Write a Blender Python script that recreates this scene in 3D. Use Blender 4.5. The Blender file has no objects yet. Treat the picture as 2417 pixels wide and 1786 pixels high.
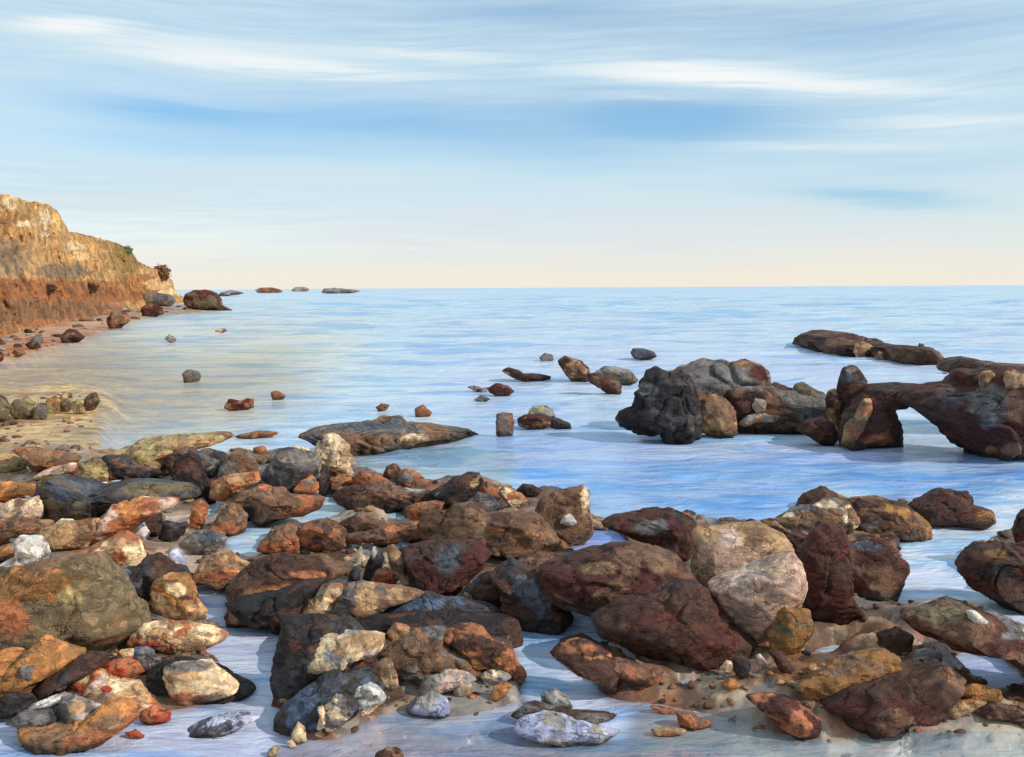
import bpy, bmesh, math, random
import numpy as np
from mathutils import Matrix, Vector, Euler
from mathutils.bvhtree import BVHTree

# ------------------------------------------------------------------ camera, sky, sun, exposure
scene = bpy.context.scene
C = scene.collection
W, H = 2417.0, 1786.0                      # the picture's own pixels, used only to measure the place
CAM_H, HFOV = 2.0, 55.0
FPX = (W / 2) / math.tan(math.radians(HFOV / 2))
HORIZON = 679.0
PITCH = math.atan((H / 2 - HORIZON) / FPX)
ROLL = math.radians(-0.3)
CAM_R = (Euler((math.pi / 2 - PITCH, 0, 0)).to_matrix() @ Euler((0, 0, ROLL)).to_matrix())
cam_data = bpy.data.cameras.new('camera')
cam_data.sensor_fit = 'HORIZONTAL'
cam_data.angle = math.radians(HFOV)
cam_data.clip_start, cam_data.clip_end = 0.05, 60000
cam = bpy.data.objects.new('camera', cam_data)
cam.matrix_world = Matrix.Translation((0, 0, CAM_H)) @ CAM_R.to_4x4()
C.objects.link(cam)
scene.camera = cam

SUN_EL, SUN_AZ = math.radians(33), math.radians(112)      # azimuth from +Y towards +X: from the right, a little behind
scene.view_settings.view_transform = 'Standard'
scene.view_settings.look = 'None'
scene.view_settings.exposure = 0.12
scene.view_settings.gamma = 1.0

sun_data = bpy.data.lights.new('sun', 'SUN')
sun_data.energy, sun_data.angle, sun_data.color = 3.1, math.radians(0.6), (1.0, 0.95, 0.88)
sun = bpy.data.objects.new('sun', sun_data)
sd = Vector((math.cos(SUN_EL) * math.sin(SUN_AZ), math.cos(SUN_EL) * math.cos(SUN_AZ), math.sin(SUN_EL)))
sun.rotation_euler = sd.to_track_quat('Z', 'Y').to_euler()
C.objects.link(sun)

def lin(c, g=1.0):
    return tuple((((v / 255 + 0.055) / 1.055) ** 2.4 if v > 10 else v / 255 / 12.92) * g for v in c[:3])

class NT:
    """short-hand for building node trees"""
    def __init__(s, tree): s.t = tree; s.n = tree.nodes; s.l = tree.links; s.n.clear()
    def new(s, kind, **kw):
        n = s.n.new(kind)
        for k, v in kw.items(): setattr(n, k, v)
        return n
    def put(s, sock, v):
        if hasattr(v, 'is_output'): s.l.new(v, sock)
        else: sock.default_value = v
    def math(s, op, a, b=0.0, c=None, clamp=False):
        n = s.new('ShaderNodeMath', operation=op); n.use_clamp = clamp
        s.put(n.inputs[0], a); s.put(n.inputs[1], b)
        if c is not None: s.put(n.inputs[2], c)
        return n.outputs[0]
    def mix(s, f, a, b, mode='MIX'):
        n = s.new('ShaderNodeMix', data_type='RGBA', blend_type=mode); n.clamp_factor = True
        s.put(n.inputs[0], f)
        for i, v in ((6, a), (7, b)):
            if isinstance(v, tuple) and len(v) == 3: v = v + (1,)
            s.put(n.inputs[i], v)
        return n.outputs[2]
    def comb(s, x, y, z):
        n = s.new('ShaderNodeCombineXYZ')
        for i, v in enumerate((x, y, z)): s.put(n.inputs[i], v)
        return n.outputs[0]
    def noise(s, vec, scale, detail=3, rough=0.5, dist=0.0):
        n = s.new('ShaderNodeTexNoise')
        s.put(n.inputs['Vector'], vec); s.put(n.inputs['Scale'], scale); s.put(n.inputs['Detail'], detail)
        s.put(n.inputs['Roughness'], rough); s.put(n.inputs['Distortion'], dist)
        return n.outputs[0]
    def step(s, v, a, b, lo=0.0, hi=1.0):
        n = s.new('ShaderNodeMapRange', interpolation_type='SMOOTHSTEP')
        for i, x in enumerate((v, a, b, lo, hi)): s.put(n.inputs[i], x)
        return n.outputs[0]
    def vmul(s, v, k):
        n = s.new('ShaderNodeVectorMath', operation='MULTIPLY'); s.put(n.inputs[0], v); s.put(n.inputs[1], k); return n.outputs[0]

def ray(u, v):
    d = CAM_R @ Vector(((u - W / 2) / FPX, -(v - H / 2) / FPX, -1.0))
    return d.normalized()
def azel(u, v):
    d = ray(u, v)
    return math.atan2(d.x, d.y), math.asin(d.z)

world = bpy.data.worlds.new('World'); scene.world = world; world.use_nodes = True
N = NT(world.node_tree)
sky = N.new('ShaderNodeTexSky', sky_type='NISHITA')
sky.sun_disc = False; sky.sun_elevation = SUN_EL; sky.sun_rotation = SUN_AZ
sky.air_density, sky.dust_density, sky.ozone_density = 1.0, 0.25, 2.2
tc = N.new('ShaderNodeTexCoord'); sp = N.new('ShaderNodeSeparateXYZ'); N.l.new(tc.outputs['Generated'], sp.inputs[0])
AZ = N.math('ARCTAN2', sp.outputs[0], sp.outputs[1]); EL = N.math('ARCSINE', sp.outputs[2])
# long thin veils of cirrus: noise over (azimuth, elevation), drawn out sideways
wob = N.noise(N.comb(N.math('MULTIPLY', AZ, 2.2), N.math('MULTIPLY', EL, 5.0), 3.1), 1.0, 2)
ELw = N.math('ADD', EL, N.math('MULTIPLY', N.math('SUBTRACT', wob, 0.5), 0.06))
veil = N.noise(N.comb(N.math('MULTIPLY', AZ, 1.6), N.math('MULTIPLY', ELw, 16.0), 0.7), 1.0, 4, 0.55)
fine = N.noise(N.comb(N.math('MULTIPLY', AZ, 9.0), N.math('MULTIPLY', ELw, 190.0), 5.2), 1.0, 3, 0.6)
fib = N.noise(N.comb(N.math('MULTIPLY', AZ, 4.0), N.math('MULTIPLY', ELw, 60.0), 1.2), 1.0, 3, 0.6)
def streak(u, v, w, h, slope=0.0):
    a0, e0 = azel(u, v)
    sa, se = w / FPX, h / FPX
    da = N.math('SUBTRACT', AZ, a0)
    de = N.math('SUBTRACT', N.math('ADD', EL, N.math('MULTIPLY', N.math('SUBTRACT', fib, 0.5), 0.022)), N.math('MULTIPLY_ADD', da, -slope, e0))
    q = N.math('ADD', N.math('POWER', N.math('ABSOLUTE', N.math('DIVIDE', da, sa)), 2.0), N.math('POWER', N.math('ABSOLUTE', N.math('DIVIDE', de, se)), 2.0))
    return N.math('EXPONENT', N.math('MULTIPLY', q, -1.0))
clear = None
for (u, v, w, h, sl, k) in ((330, 258, 230, 30, .06, .7), (820, 285, 420, 50, -.02, .65), (420, 340, 380, 34, .04, .5), (1640, 280, 330, 66, .05, .85), (1180, 330, 420, 44, .0, .35), (1330, 380, 240, 40, .02, .35),
                            (2080, 465, 210, 22, .1, 1.0), (2200, 395, 240, 30, .02, .35), (1250, 20, 320, 34, .0, .45), (2050, 80, 400, 45, .03, .35), (330, 60, 200, 30, .0, .25)):
    g = N.math('MULTIPLY', streak(u, v, w, h, sl), k)
    clear = g if clear is None else N.math('ADD', clear, g)
white = None
for (u, v, w, h, sl, k) in ((480, 120, 330, 36, .03, .5), (1620, 165, 300, 26, .06, .6), (1940, 205, 360, 22, .1, .55), (160, 60, 120, 18, -.1, .5), (1000, 130, 200, 18, .02, .4), (1500, 228, 260, 14, .05, .35), (2240, 285, 260, 20, .04, .45), (760, 165, 380, 14, .02, .35), (150, 470, 320, 22, .0, .3), (1900, 340, 420, 18, .03, .35), (760, 420, 500, 30, .0, .25)):
    g = N.math('MULTIPLY', streak(u, v, w, h, sl), k)
    white = g if white is None else N.math('ADD', white, g)
# share of thin cloud at each point of the sky
thick = N.math('ADD', N.step(veil, 0.28, 0.66, 0.68, 1.0), N.math('MULTIPLY', N.math('SUBTRACT', fine, 0.5), 1.0))
thick = N.math('ADD', thick, N.math('MULTIPLY', N.math('SUBTRACT', fib, 0.5), 0.35))
thick = N.math('SUBTRACT', N.math('ADD', thick, N.math('MULTIPLY', white, N.step(fine, .25, .6, .5, 1.1))), N.math('MULTIPLY', clear, N.step(fine, .3, .6, 0.7, 1.05)))
low = N.step(EL, 0.0, 0.12, 0.96, 0.0)
thick = N.math('MAXIMUM', N.math('MULTIPLY', thick, 0.85), low, clamp=True)
veil_col = N.mix(N.math('ADD', N.step(white, 0.1, 0.8), 0.0, clamp=True), lin((196, 220, 232)), lin((238, 241, 241)))
hz = N.math('MULTIPLY_ADD', N.math('SUBTRACT', fib, 0.5), 0.05, EL)
veil_col = N.mix(N.step(hz, 0.03, 0.13, 1.0, 0.0), veil_col, lin((218, 222, 226)))
veil_col = N.mix(N.step(hz, 0.0, 0.05, 1.0, 0.0), veil_col, lin((234, 227, 213)))
bg1 = N.new('ShaderNodeBackground'); N.l.new(N.mix(clear, sky.outputs[0], N.mix(0.5, N.mix(1.0, sky.outputs[0], (0.72, 0.93, 1.0), 'MULTIPLY'), lin((138, 186, 226), 1 / 0.15))), bg1.inputs[0]); bg1.inputs[1].default_value = 0.14
bg2 = N.new('ShaderNodeBackground'); N.l.new(veil_col, bg2.inputs[0]); bg2.inputs[1].default_value = 1.0
ms = N.new('ShaderNodeMixShader'); N.l.new(thick, ms.inputs[0]); N.l.new(bg1.outputs[0], ms.inputs[1]); N.l.new(bg2.outputs[0], ms.inputs[2])
wo = N.new('ShaderNodeOutputWorld'); N.l.new(ms.outputs[0], wo.inputs[0])
world.cycles.sampling_method = 'MANUAL'; world.cycles.sample_map_resolution = 512
scene.cycles.use_denoising = True
scene.cycles.max_bounces = 6
scene.cycles.transparent_max_bounces = 6

# ------------------------------------------------------------------ numpy helpers
rng = np.random.default_rng(7)
_perm = np.tile(rng.permutation(256), 3)
_grad = rng.normal(size=(256, 3)); _grad /= np.linalg.norm(_grad, axis=1)[:, None]
def pnoise(p):
    p = np.asarray(p, float); i = np.floor(p).astype(int); f = p - i; i &= 255
    w = f * f * f * (f * (f * 6 - 15) + 10); out = 0
    for dx in (0, 1):
        for dy in (0, 1):
            for dz in (0, 1):
                h = _perm[_perm[_perm[i[:, 0] + dx] + i[:, 1] + dy] + i[:, 2] + dz]
                g = _grad[h % 256]
                dot = g[:, 0] * (f[:, 0] - dx) + g[:, 1] * (f[:, 1] - dy) + g[:, 2] * (f[:, 2] - dz)
                out = out + dot * (w[:, 0] if dx else 1 - w[:, 0]) * (w[:, 1] if dy else 1 - w[:, 1]) * (w[:, 2] if dz else 1 - w[:, 2])
    return out * 1.6
def fbm(p, octaves=4, gain=0.5):
    p = np.asarray(p, float); a, out = 1.0, 0.0
    for k in range(octaves):
        out = out + a * pnoise(p + 17.3 * k); p = p * 2.03; a *= gain
    return out
def sstep(x, a, b):
    t = np.clip((x - a) / (b - a), 0, 1); return t * t * (3 - 2 * t)
RM = np.array(CAM_R)
def to_px(P):
    q = (P - np.array([0, 0, CAM_H])) @ RM
    z = np.where(-q[:, 2] < 1e-3, 1e-3, -q[:, 2])
    return W / 2 + q[:, 0] / z * FPX, H / 2 - q[:, 1] / z * FPX
def ground(u, v, z=0.0):
    d = ray(u, v); t = (z - CAM_H) / min(d.z, -1e-4); return Vector((0, 0, CAM_H)) + d * t
def on_plane(pts, y0):
    out = []
    for u, v in pts:
        d = ray(u, v); t = y0 / d.y; out.append((d.x * t, CAM_H + d.z * t))
    return np.array(out)
def inside(u, v, poly):
    r = np.zeros(u.shape, bool); n = len(poly)
    for i in range(n):
        (x1, y1), (x2, y2) = poly[i], poly[(i + 1) % n]
        if y1 == y2: continue
        r ^= ((y1 > v) != (y2 > v)) & (u < (x2 - x1) * (v - y1) / (y2 - y1) + x1)
    return r
def blur(a, r):
    if r < 1: return a
    k = np.exp(-0.5 * (np.arange(-2 * r, 2 * r + 1) / r) ** 2); k /= k.sum()
    for ax in (0, 1):
        pad = [(0, 0)] * a.ndim; pad[ax] = (2 * r, 2 * r); b = np.pad(a, pad, mode='edge'); o = 0
        for i, w in enumerate(k):
            sl = [slice(None)] * a.ndim; sl[ax] = slice(i, i + a.shape[ax]); o = o + w * b[tuple(sl)]
        a = o
    return a

# zoomed views the place was measured from: (x0, y0, scale)
CR = {1: (0, 400, 2.754), 2: (0, 980, 2.795), 3: (0, 1300, 2.795), 4: (700, 950, 2.795), 5: (600, 1300, 2.484), 6: (1050, 750, 2.795), 7: (1700, 740, 3.1185), 8: (1300, 1100, 2.002), 0: (0, 0, 1.0)}
def px(c, pts):
    x0, y0, s = CR[c]
    return [(x0 + x / s, y0 + y / s) for x, y in pts]

def tag(o, label=None, cat=None, group=None, kind=None):
    if label: o['label'] = label
    if cat: o['category'] = cat
    if group: o['group'] = group
    if kind: o['kind'] = kind
    return o
def link_mesh(name, V, F, mat, col=None, loc=(0, 0, 0), parent=None, extra=None, smooth=True):
    me = bpy.data.meshes.new(name)
    V = np.asarray(V, np.float32); F = np.asarray(F, np.int32); k = F.shape[1]
    me.vertices.add(len(V)); me.vertices.foreach_set('co', V.ravel())
    me.loops.add(F.size); me.loops.foreach_set('vertex_index', F.ravel())
    me.polygons.add(len(F)); me.polygons.foreach_set('loop_start', np.arange(0, F.size, k, dtype=np.int32))
    me.polygons.foreach_set('loop_total', np.full(len(F), k, np.int32))
    me.polygons.foreach_set('use_smooth', np.full(len(F), smooth))
    if col is not None:
        at = me.color_attributes.new('pigment', 'FLOAT_COLOR', 'POINT')
        at.data.foreach_set('color', np.c_[col, np.ones(len(V))].astype(np.float32).ravel())
    for nm, arr in (extra or {}).items():
        at = me.attributes.new(nm, 'FLOAT', 'POINT'); at.data.foreach_set('value', np.asarray(arr, np.float32))
    me.update(); me.validate()
    me.materials.append(mat)
    o = bpy.data.objects.new(name, me); o.location = loc; C.objects.link(o)
    if parent: o.parent = parent
    return o
def grid_faces(nr, nc):
    i = np.arange(nr - 1)[:, None] * nc + np.arange(nc - 1)[None, :]
    return np.stack([i, i + 1, i + nc + 1, i + nc], -1).reshape(-1, 4)

# ------------------------------------------------------------------ materials
def rock_material(name, rough, wet, bump):
    m = bpy.data.materials.new(name); m.use_nodes = True; n = NT(m.node_tree)
    at = n.new('ShaderNodeAttribute', attribute_name='pigment')
    sz = n.new('ShaderNodeAttribute', attribute_name='grain', attribute_type='OBJECT')
    tc = n.new('ShaderNodeTexCoord')
    sc = n.new('ShaderNodeVectorMath', operation='SCALE'); n.l.new(tc.outputs['Object'], sc.inputs[0]); n.l.new(sz.outputs['Fac'], sc.inputs[3])
    V0 = sc.outputs[0]
    big = n.noise(V0, 1.6, 3, 0.6, 0.4)
    st = n.noise(n.vmul(V0, (2.0, 3.0, 8.0)), 1.5, 4, 0.6, 0.8)      # bedded grain, drawn out sideways
    st2 = n.noise(n.vmul(V0, (6.0, 6.0, 2.4)), 1.5, 3, 0.6, 1.2)      # upright scratches
    spk = n.noise(V0, 14.0, 3, 0.65)
    base = at.outputs['Color']
    wv = n.new('ShaderNodeTexNoise'); n.l.new(V0, wv.inputs['Vector']); wv.inputs['Scale'].default_value = 2.2; wv.inputs['Detail'].default_value = 3
    dv = n.new('ShaderNodeVectorMath', operation='MULTIPLY_ADD'); n.l.new(wv.outputs['Color'], dv.inputs[0]); dv.inputs[1].default_value = (0.7, 0.7, 0.7); n.l.new(V0, dv.inputs[2])
    vo = n.new('ShaderNodeTexVoronoi'); n.l.new(n.vmul(dv.outputs[0], (1.0, 1.0, 2.1)), vo.inputs['Vector']); vo.inputs['Scale'].default_value = 3.0   # flaked patches, each with a tone of its own
    sc3 = n.new('ShaderNodeSeparateColor'); n.l.new(vo.outputs['Color'], sc3.inputs[0])
    base = n.mix(n.step(sc3.outputs[0], 0.45, 0.75, 0.0, 0.75), base, n.mix(1.0, base, (1.5, 1.42, 1.34), 'MULTIPLY'))
    base = n.mix(n.step(sc3.outputs[1], 0.55, 0.8, 0.0, 0.7), base, n.mix(1.0, base, (0.52, 0.52, 0.56), 'MULTIPLY'))
    base = n.mix(n.step(sc3.outputs[2], 0.8, 0.86, 0.0, 0.5), base, n.mix(1.0, base, (1.5, 1.25, 1.05), 'MULTIPLY'))
    c = n.mix(n.step(big, 0.38, 0.66, 0.0, 0.4), base, n.mix(1.0, base, (0.62, 0.58, 0.58), 'MULTIPLY'))
    c = n.mix(n.step(st, 0.5, 0.68, 0.0, 0.5), c, n.mix(1.0, c, (1.4, 1.36, 1.3), 'MULTIPLY'))
    c = n.mix(n.step(st2, 0.58, 0.7, 0.0, 0.45), c, n.mix(1.0, c, (0.55, 0.52, 0.55), 'MULTIPLY'))
    c = n.mix(n.step(spk, 0.66, 0.76, 0.0, 0.35), c, lin((196, 184, 164)))
    b = n.new('ShaderNodeBsdfPrincipled'); n.l.new(c, b.inputs['Base Color'])
    n.put(b.inputs['Roughness'], n.step(big, 0.35, 0.65, rough, max(rough - wet, 0.12)))
    b.inputs['Specular IOR Level'].default_value = 0.25
    ve = n.new('ShaderNodeTexVoronoi', feature='DISTANCE_TO_EDGE'); n.l.new(n.vmul(dv.outputs[0], (1.0, 1.0, 1.5)), ve.inputs['Vector']); ve.inputs['Scale'].default_value = 1.25   # joints
    jt = n.math('MULTIPLY', n.step(ve.outputs['Distance'], 0.0, 0.035, 1.0, 0.0), n.step(n.noise(V0, 0.9, 2), 0.42, 0.58))
    c = n.mix(n.math('MULTIPLY', jt, 0.7), c, n.mix(1.0, c, (0.32, 0.3, 0.3), 'MULTIPLY')); n.l.new(c, b.inputs['Base Color'])
    hgt = n.math('ADD', n.math('SUBTRACT', n.math('MULTIPLY', sc3.outputs[0], 0.22), n.math('MULTIPLY', jt, 0.5)), n.math('ADD', n.math('MULTIPLY', st, 0.6), n.math('ADD', n.math('MULTIPLY', st2, 0.5), n.math('MULTIPLY', spk, 0.3))))
    bp = n.new('ShaderNodeBump'); bp.inputs['Strength'].default_value = bump
    n.l.new(hgt, bp.inputs['Height']); n.put(bp.inputs['Distance'], n.math('DIVIDE', 0.12, sz.outputs['Fac']))
    n.l.new(bp.outputs[0], b.inputs['Normal'])
    o = n.new('ShaderNodeOutputMaterial'); n.l.new(b.outputs[0], o.inputs[0])
    return m
M_DRY = rock_material('dry_stone', 0.9, 0.15, 0.8)
M_WET = rock_material('wet_weedy_stone', 0.8, 0.25, 0.9)
M_FAR = rock_material('far_stone', 0.95, 0.1, 0.7)

def ground_material():
    m = bpy.data.materials.new('wet_sand_and_shingle'); m.use_nodes = True; n = NT(m.node_tree)
    at = n.new('ShaderNodeAttribute', attribute_name='pigment'); tc = n.new('ShaderNodeTexCoord'); V0 = tc.outputs['Object']
    a = n.noise(V0, 5.0, 5, 0.65, 0.6); b_ = n.noise(V0, 18.0, 3, 0.6); st = n.noise(n.vmul(V0, (1.6, 1.9, 2.0)), 2.6, 4, 0.6, 1.2)
    vo = n.new('ShaderNodeTexVoronoi'); n.l.new(V0, vo.inputs['Vector']); vo.inputs['Scale'].default_value = 26.0
    base = at.outputs['Color']
    wv = n.new('ShaderNodeTexNoise'); n.l.new(V0, wv.inputs['Vector']); wv.inputs['Scale'].default_value = 4.0; wv.inputs['Detail'].default_value = 3
    dv = n.new('ShaderNodeVectorMath', operation='MULTIPLY_ADD'); n.l.new(wv.outputs['Color'], dv.inputs[0]); dv.inputs[1].default_value = (0.3, 0.3, 0.3); n.l.new(V0, dv.inputs[2])
    v2 = n.new('ShaderNodeTexVoronoi'); n.l.new(n.vmul(dv.outputs[0], (1.0, 1.0, 1.6)), v2.inputs['Vector']); v2.inputs['Scale'].default_value = 6.0
    s3 = n.new('ShaderNodeSeparateColor'); n.l.new(v2.outputs['Color'], s3.inputs[0])
    base = n.mix(n.step(s3.outputs[0], 0.5, 0.8, 0.0, 0.7), base, n.mix(1.0, base, (1.5, 1.38, 1.25), 'MULTIPLY'))
    base = n.mix(n.step(s3.outputs[1], 0.5, 0.8, 0.0, 0.7), base, n.mix(1.0, base, (0.55, 0.48, 0.44), 'MULTIPLY'))
    c = n.mix(n.step(a, 0.4, 0.62, 0.0, 0.5), base, n.mix(1.0, base, (0.62, 0.54, 0.48), 'MULTIPLY'))
    c = n.mix(n.step(st, 0.5, 0.66, 0.0, 0.6), c, n.mix(1.0, c, (1.5, 1.4, 1.3), 'MULTIPLY'))
    c = n.mix(n.step(b_, 0.58, 0.72, 0.0, 0.35), c, n.mix(0.25, lin((190, 168, 142)), vo.outputs['Color']))
    b = n.new('ShaderNodeBsdfPrincipled'); n.l.new(c, b.inputs['Base Color'])
    n.put(b.inputs['Roughness'], n.step(a, 0.35, 0.65, 0.28, 0.8))
    bp = n.new('ShaderNodeBump'); bp.inputs['Strength'].default_value = 0.6; bp.inputs['Distance'].default_value = 0.015
    n.l.new(n.math('ADD', n.math('MULTIPLY', b_, 0.5), n.math('ADD', n.math('MULTIPLY', st, 0.6), n.math('MULTIPLY', vo.outputs['Distance'], 0.4))), bp.inputs['Height'])
    n.l.new(bp.outputs[0], b.inputs['Normal'])
    o = n.new('ShaderNodeOutputMaterial'); n.l.new(b.outputs[0], o.inputs[0]); return m
M_GROUND = ground_material()

def water_material():
    m = bpy.data.materials.new('sea_water'); m.use_nodes = True; n = NT(m.node_tree)
    at = n.new('ShaderNodeAttribute', attribute_name='pigment'); dp = n.new('ShaderNodeAttribute', attribute_name='depth')
    tc = n.new('ShaderNodeTexCoord'); V0 = tc.outputs['Object']
    sep = n.new('ShaderNodeSeparateXYZ'); n.l.new(V0, sep.inputs[0])
    # ripples shorten towards the shore: work in (x / y, log y) so that swell length grows with distance from land
    yy = n.math('MAXIMUM', n.math('ADD', sep.outputs[1], 2.0), 0.5)
    ly = n.math('LOGARITHM', yy, math.e); lx = n.math('DIVIDE', sep.outputs[0], yy)
    P = n.comb(n.math('MULTIPLY', lx, 8.0), n.math('MULTIPLY', ly, 21.0), 0.0)
    r1 = n.noise(P, 1.0, 3, 0.55, 0.6); r2 = n.noise(P, 3.4, 4, 0.6, 0.8); r3 = n.noise(n.vmul(V0, (2.5, 5.0, 1.0)), 1.0, 3, 0.5, 0.5)
    wv = n.new('ShaderNodeTexNoise'); n.l.new(P, wv.inputs['Vector']); wv.inputs['Scale'].default_value = 1.4; wv.inputs['Detail'].default_value = 2
    dv = n.new('ShaderNodeVectorMath', operation='MULTIPLY_ADD'); n.l.new(wv.outputs['Color'], dv.inputs[0]); dv.inputs[1].default_value = (1.2, 1.2, 0); n.l.new(P, dv.inputs[2])
    vo = n.new('ShaderNodeTexVoronoi'); n.l.new(n.vmul(dv.outputs[0], (1.0, 1.6, 1.0)), vo.inputs['Vector']); vo.inputs['Scale'].default_value = 1.9
    sc3 = n.new('ShaderNodeSeparateColor'); n.l.new(vo.outputs['Color'], sc3.inputs[0])
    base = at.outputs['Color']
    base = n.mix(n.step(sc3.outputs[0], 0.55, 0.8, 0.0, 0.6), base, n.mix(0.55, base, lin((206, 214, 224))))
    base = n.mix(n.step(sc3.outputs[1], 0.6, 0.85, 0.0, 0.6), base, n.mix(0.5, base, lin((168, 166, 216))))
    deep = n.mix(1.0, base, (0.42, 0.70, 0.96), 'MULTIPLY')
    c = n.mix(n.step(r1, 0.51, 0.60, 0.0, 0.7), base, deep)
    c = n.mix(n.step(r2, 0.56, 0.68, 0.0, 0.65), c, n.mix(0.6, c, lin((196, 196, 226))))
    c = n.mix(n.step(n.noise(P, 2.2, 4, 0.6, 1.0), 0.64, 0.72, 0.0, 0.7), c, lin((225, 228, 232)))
    c = n.mix(n.math('MULTIPLY', n.step(r3, 0.5, 0.64), n.step(yy, 6.0, 26.0, 0.12, 0.0)), c, n.mix(1.0, c, (0.6, 0.68, 0.82), 'MULTIPLY'))
    lace = n.noise(V0, 9.0, 4, 0.65, 1.0)                                   # thin swash foam round the stones
    fo = n.math('MULTIPLY', n.step(lace, 0.52, 0.62), n.math('MULTIPLY', n.step(dp.outputs['Fac'], 0.02, 0.10), n.step(dp.outputs['Fac'], 0.16, 0.34, 1.0, 0.0)))
    c = n.mix(n.math('MULTIPLY', fo, 0.8), c, lin((236, 236, 236)))
    b = n.new('ShaderNodeBsdfPrincipled'); n.l.new(c, b.inputs['Base Color'])
    b.inputs['Roughness'].default_value = 0.22; b.inputs['IOR'].default_value = 1.33
    n.put(b.inputs['Alpha'], n.step(dp.outputs['Fac'], 0.0, 1.0, 0.16, 0.97))
    n.l.new(n.math('MAXIMUM', b.inputs['Alpha'].links[0].from_socket, n.math('MULTIPLY', fo, 0.75)), b.inputs['Alpha'])
    bp = n.new('ShaderNodeBump'); bp.inputs['Strength'].default_value = 0.6
    n.put(bp.inputs['Distance'], n.math('MULTIPLY', yy, 0.012))
    n.l.new(n.math('ADD', r1, n.math('ADD', n.math('MULTIPLY', r2, 0.6), n.math('MULTIPLY', r3, n.step(yy, 6.0, 26.0, 0.25, 0.0)))), bp.inputs['Height'])
    n.l.new(bp.outputs[0], b.inputs['Normal'])
    o = n.new('ShaderNodeOutputMaterial'); n.l.new(b.outputs[0], o.inputs[0]); return m
M_WATER = water_material()
# ------------------------------------------------------------------ shore, sea bed and water
U0, U1, V0_, V1_, STEP = -1000, 3420, 640, 2300, 4
ru, rv = np.meshgrid(np.arange(U0, U1, STEP) + 0.0, np.arange(V0_, V1_, STEP) + 0.0)
def raster_at(a, u, v):
    x = np.clip((u - U0) / STEP, 0, a.shape[1] - 1.001); y = np.clip((v - V0_) / STEP, 0, a.shape[0] - 1.001)
    i, j = x.astype(int), y.astype(int); fx, fy = x - i, y - j
    if a.ndim == 3: fx, fy = fx[:, None], fy[:, None]
    return (a[j, i] * (1 - fx) + a[j, i + 1] * fx) * (1 - fy) + (a[j + 1, i] * (1 - fx) + a[j + 1, i + 1] * fx) * fy

LAND = [  # outlines of dry ground
    px(0, [(-1000, 930), (0, 918), (60, 912), (140, 900), (240, 915), (290, 950), (260, 985), (220, 1010), (240, 1050), (0, 1070), (-1000, 1090)]),
    px(0, [(-1000, 1085), (-1000, 980), (-400, 870), (0, 788), (127, 759), (254, 738), (341, 728), (430, 716), (500, 716), (552, 732), (470, 738), (338, 750), (262, 776), (215, 792), (58, 836), (0, 850), (-400, 990)]),
    px(0, [(-1000, 2300), (-1000, 1060), (0, 1075), (64, 1058), (180, 1072), (279, 1068), (411, 1045), (470, 1075), (655, 1075), (760, 1080), (840, 1082), (840, 1110), (904, 1128), (1040, 1150), (1104, 1124), (1200, 1150), (1240, 1190), (1290, 1165), (1380, 1165), (1390, 1225), (1430, 1236), (1530, 1222), (1625, 1226),
           (1800, 1250), (1889, 1200), (1944, 1162), (2000, 1188), (2129, 1192), (2184, 1252), (2119, 1277), (2129, 1335), (2094, 1412), (2004, 1412), (2049, 1452), (2144, 1447), (2234, 1424), (2417, 1488), (2700, 1560), (3420, 1700), (3420, 2300)]),
    px(0, [(2275, 1340), (2300, 1300), (2417, 1240), (3420, 1150), (3420, 1560), (2600, 1480), (2330, 1400)]),
]
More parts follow.
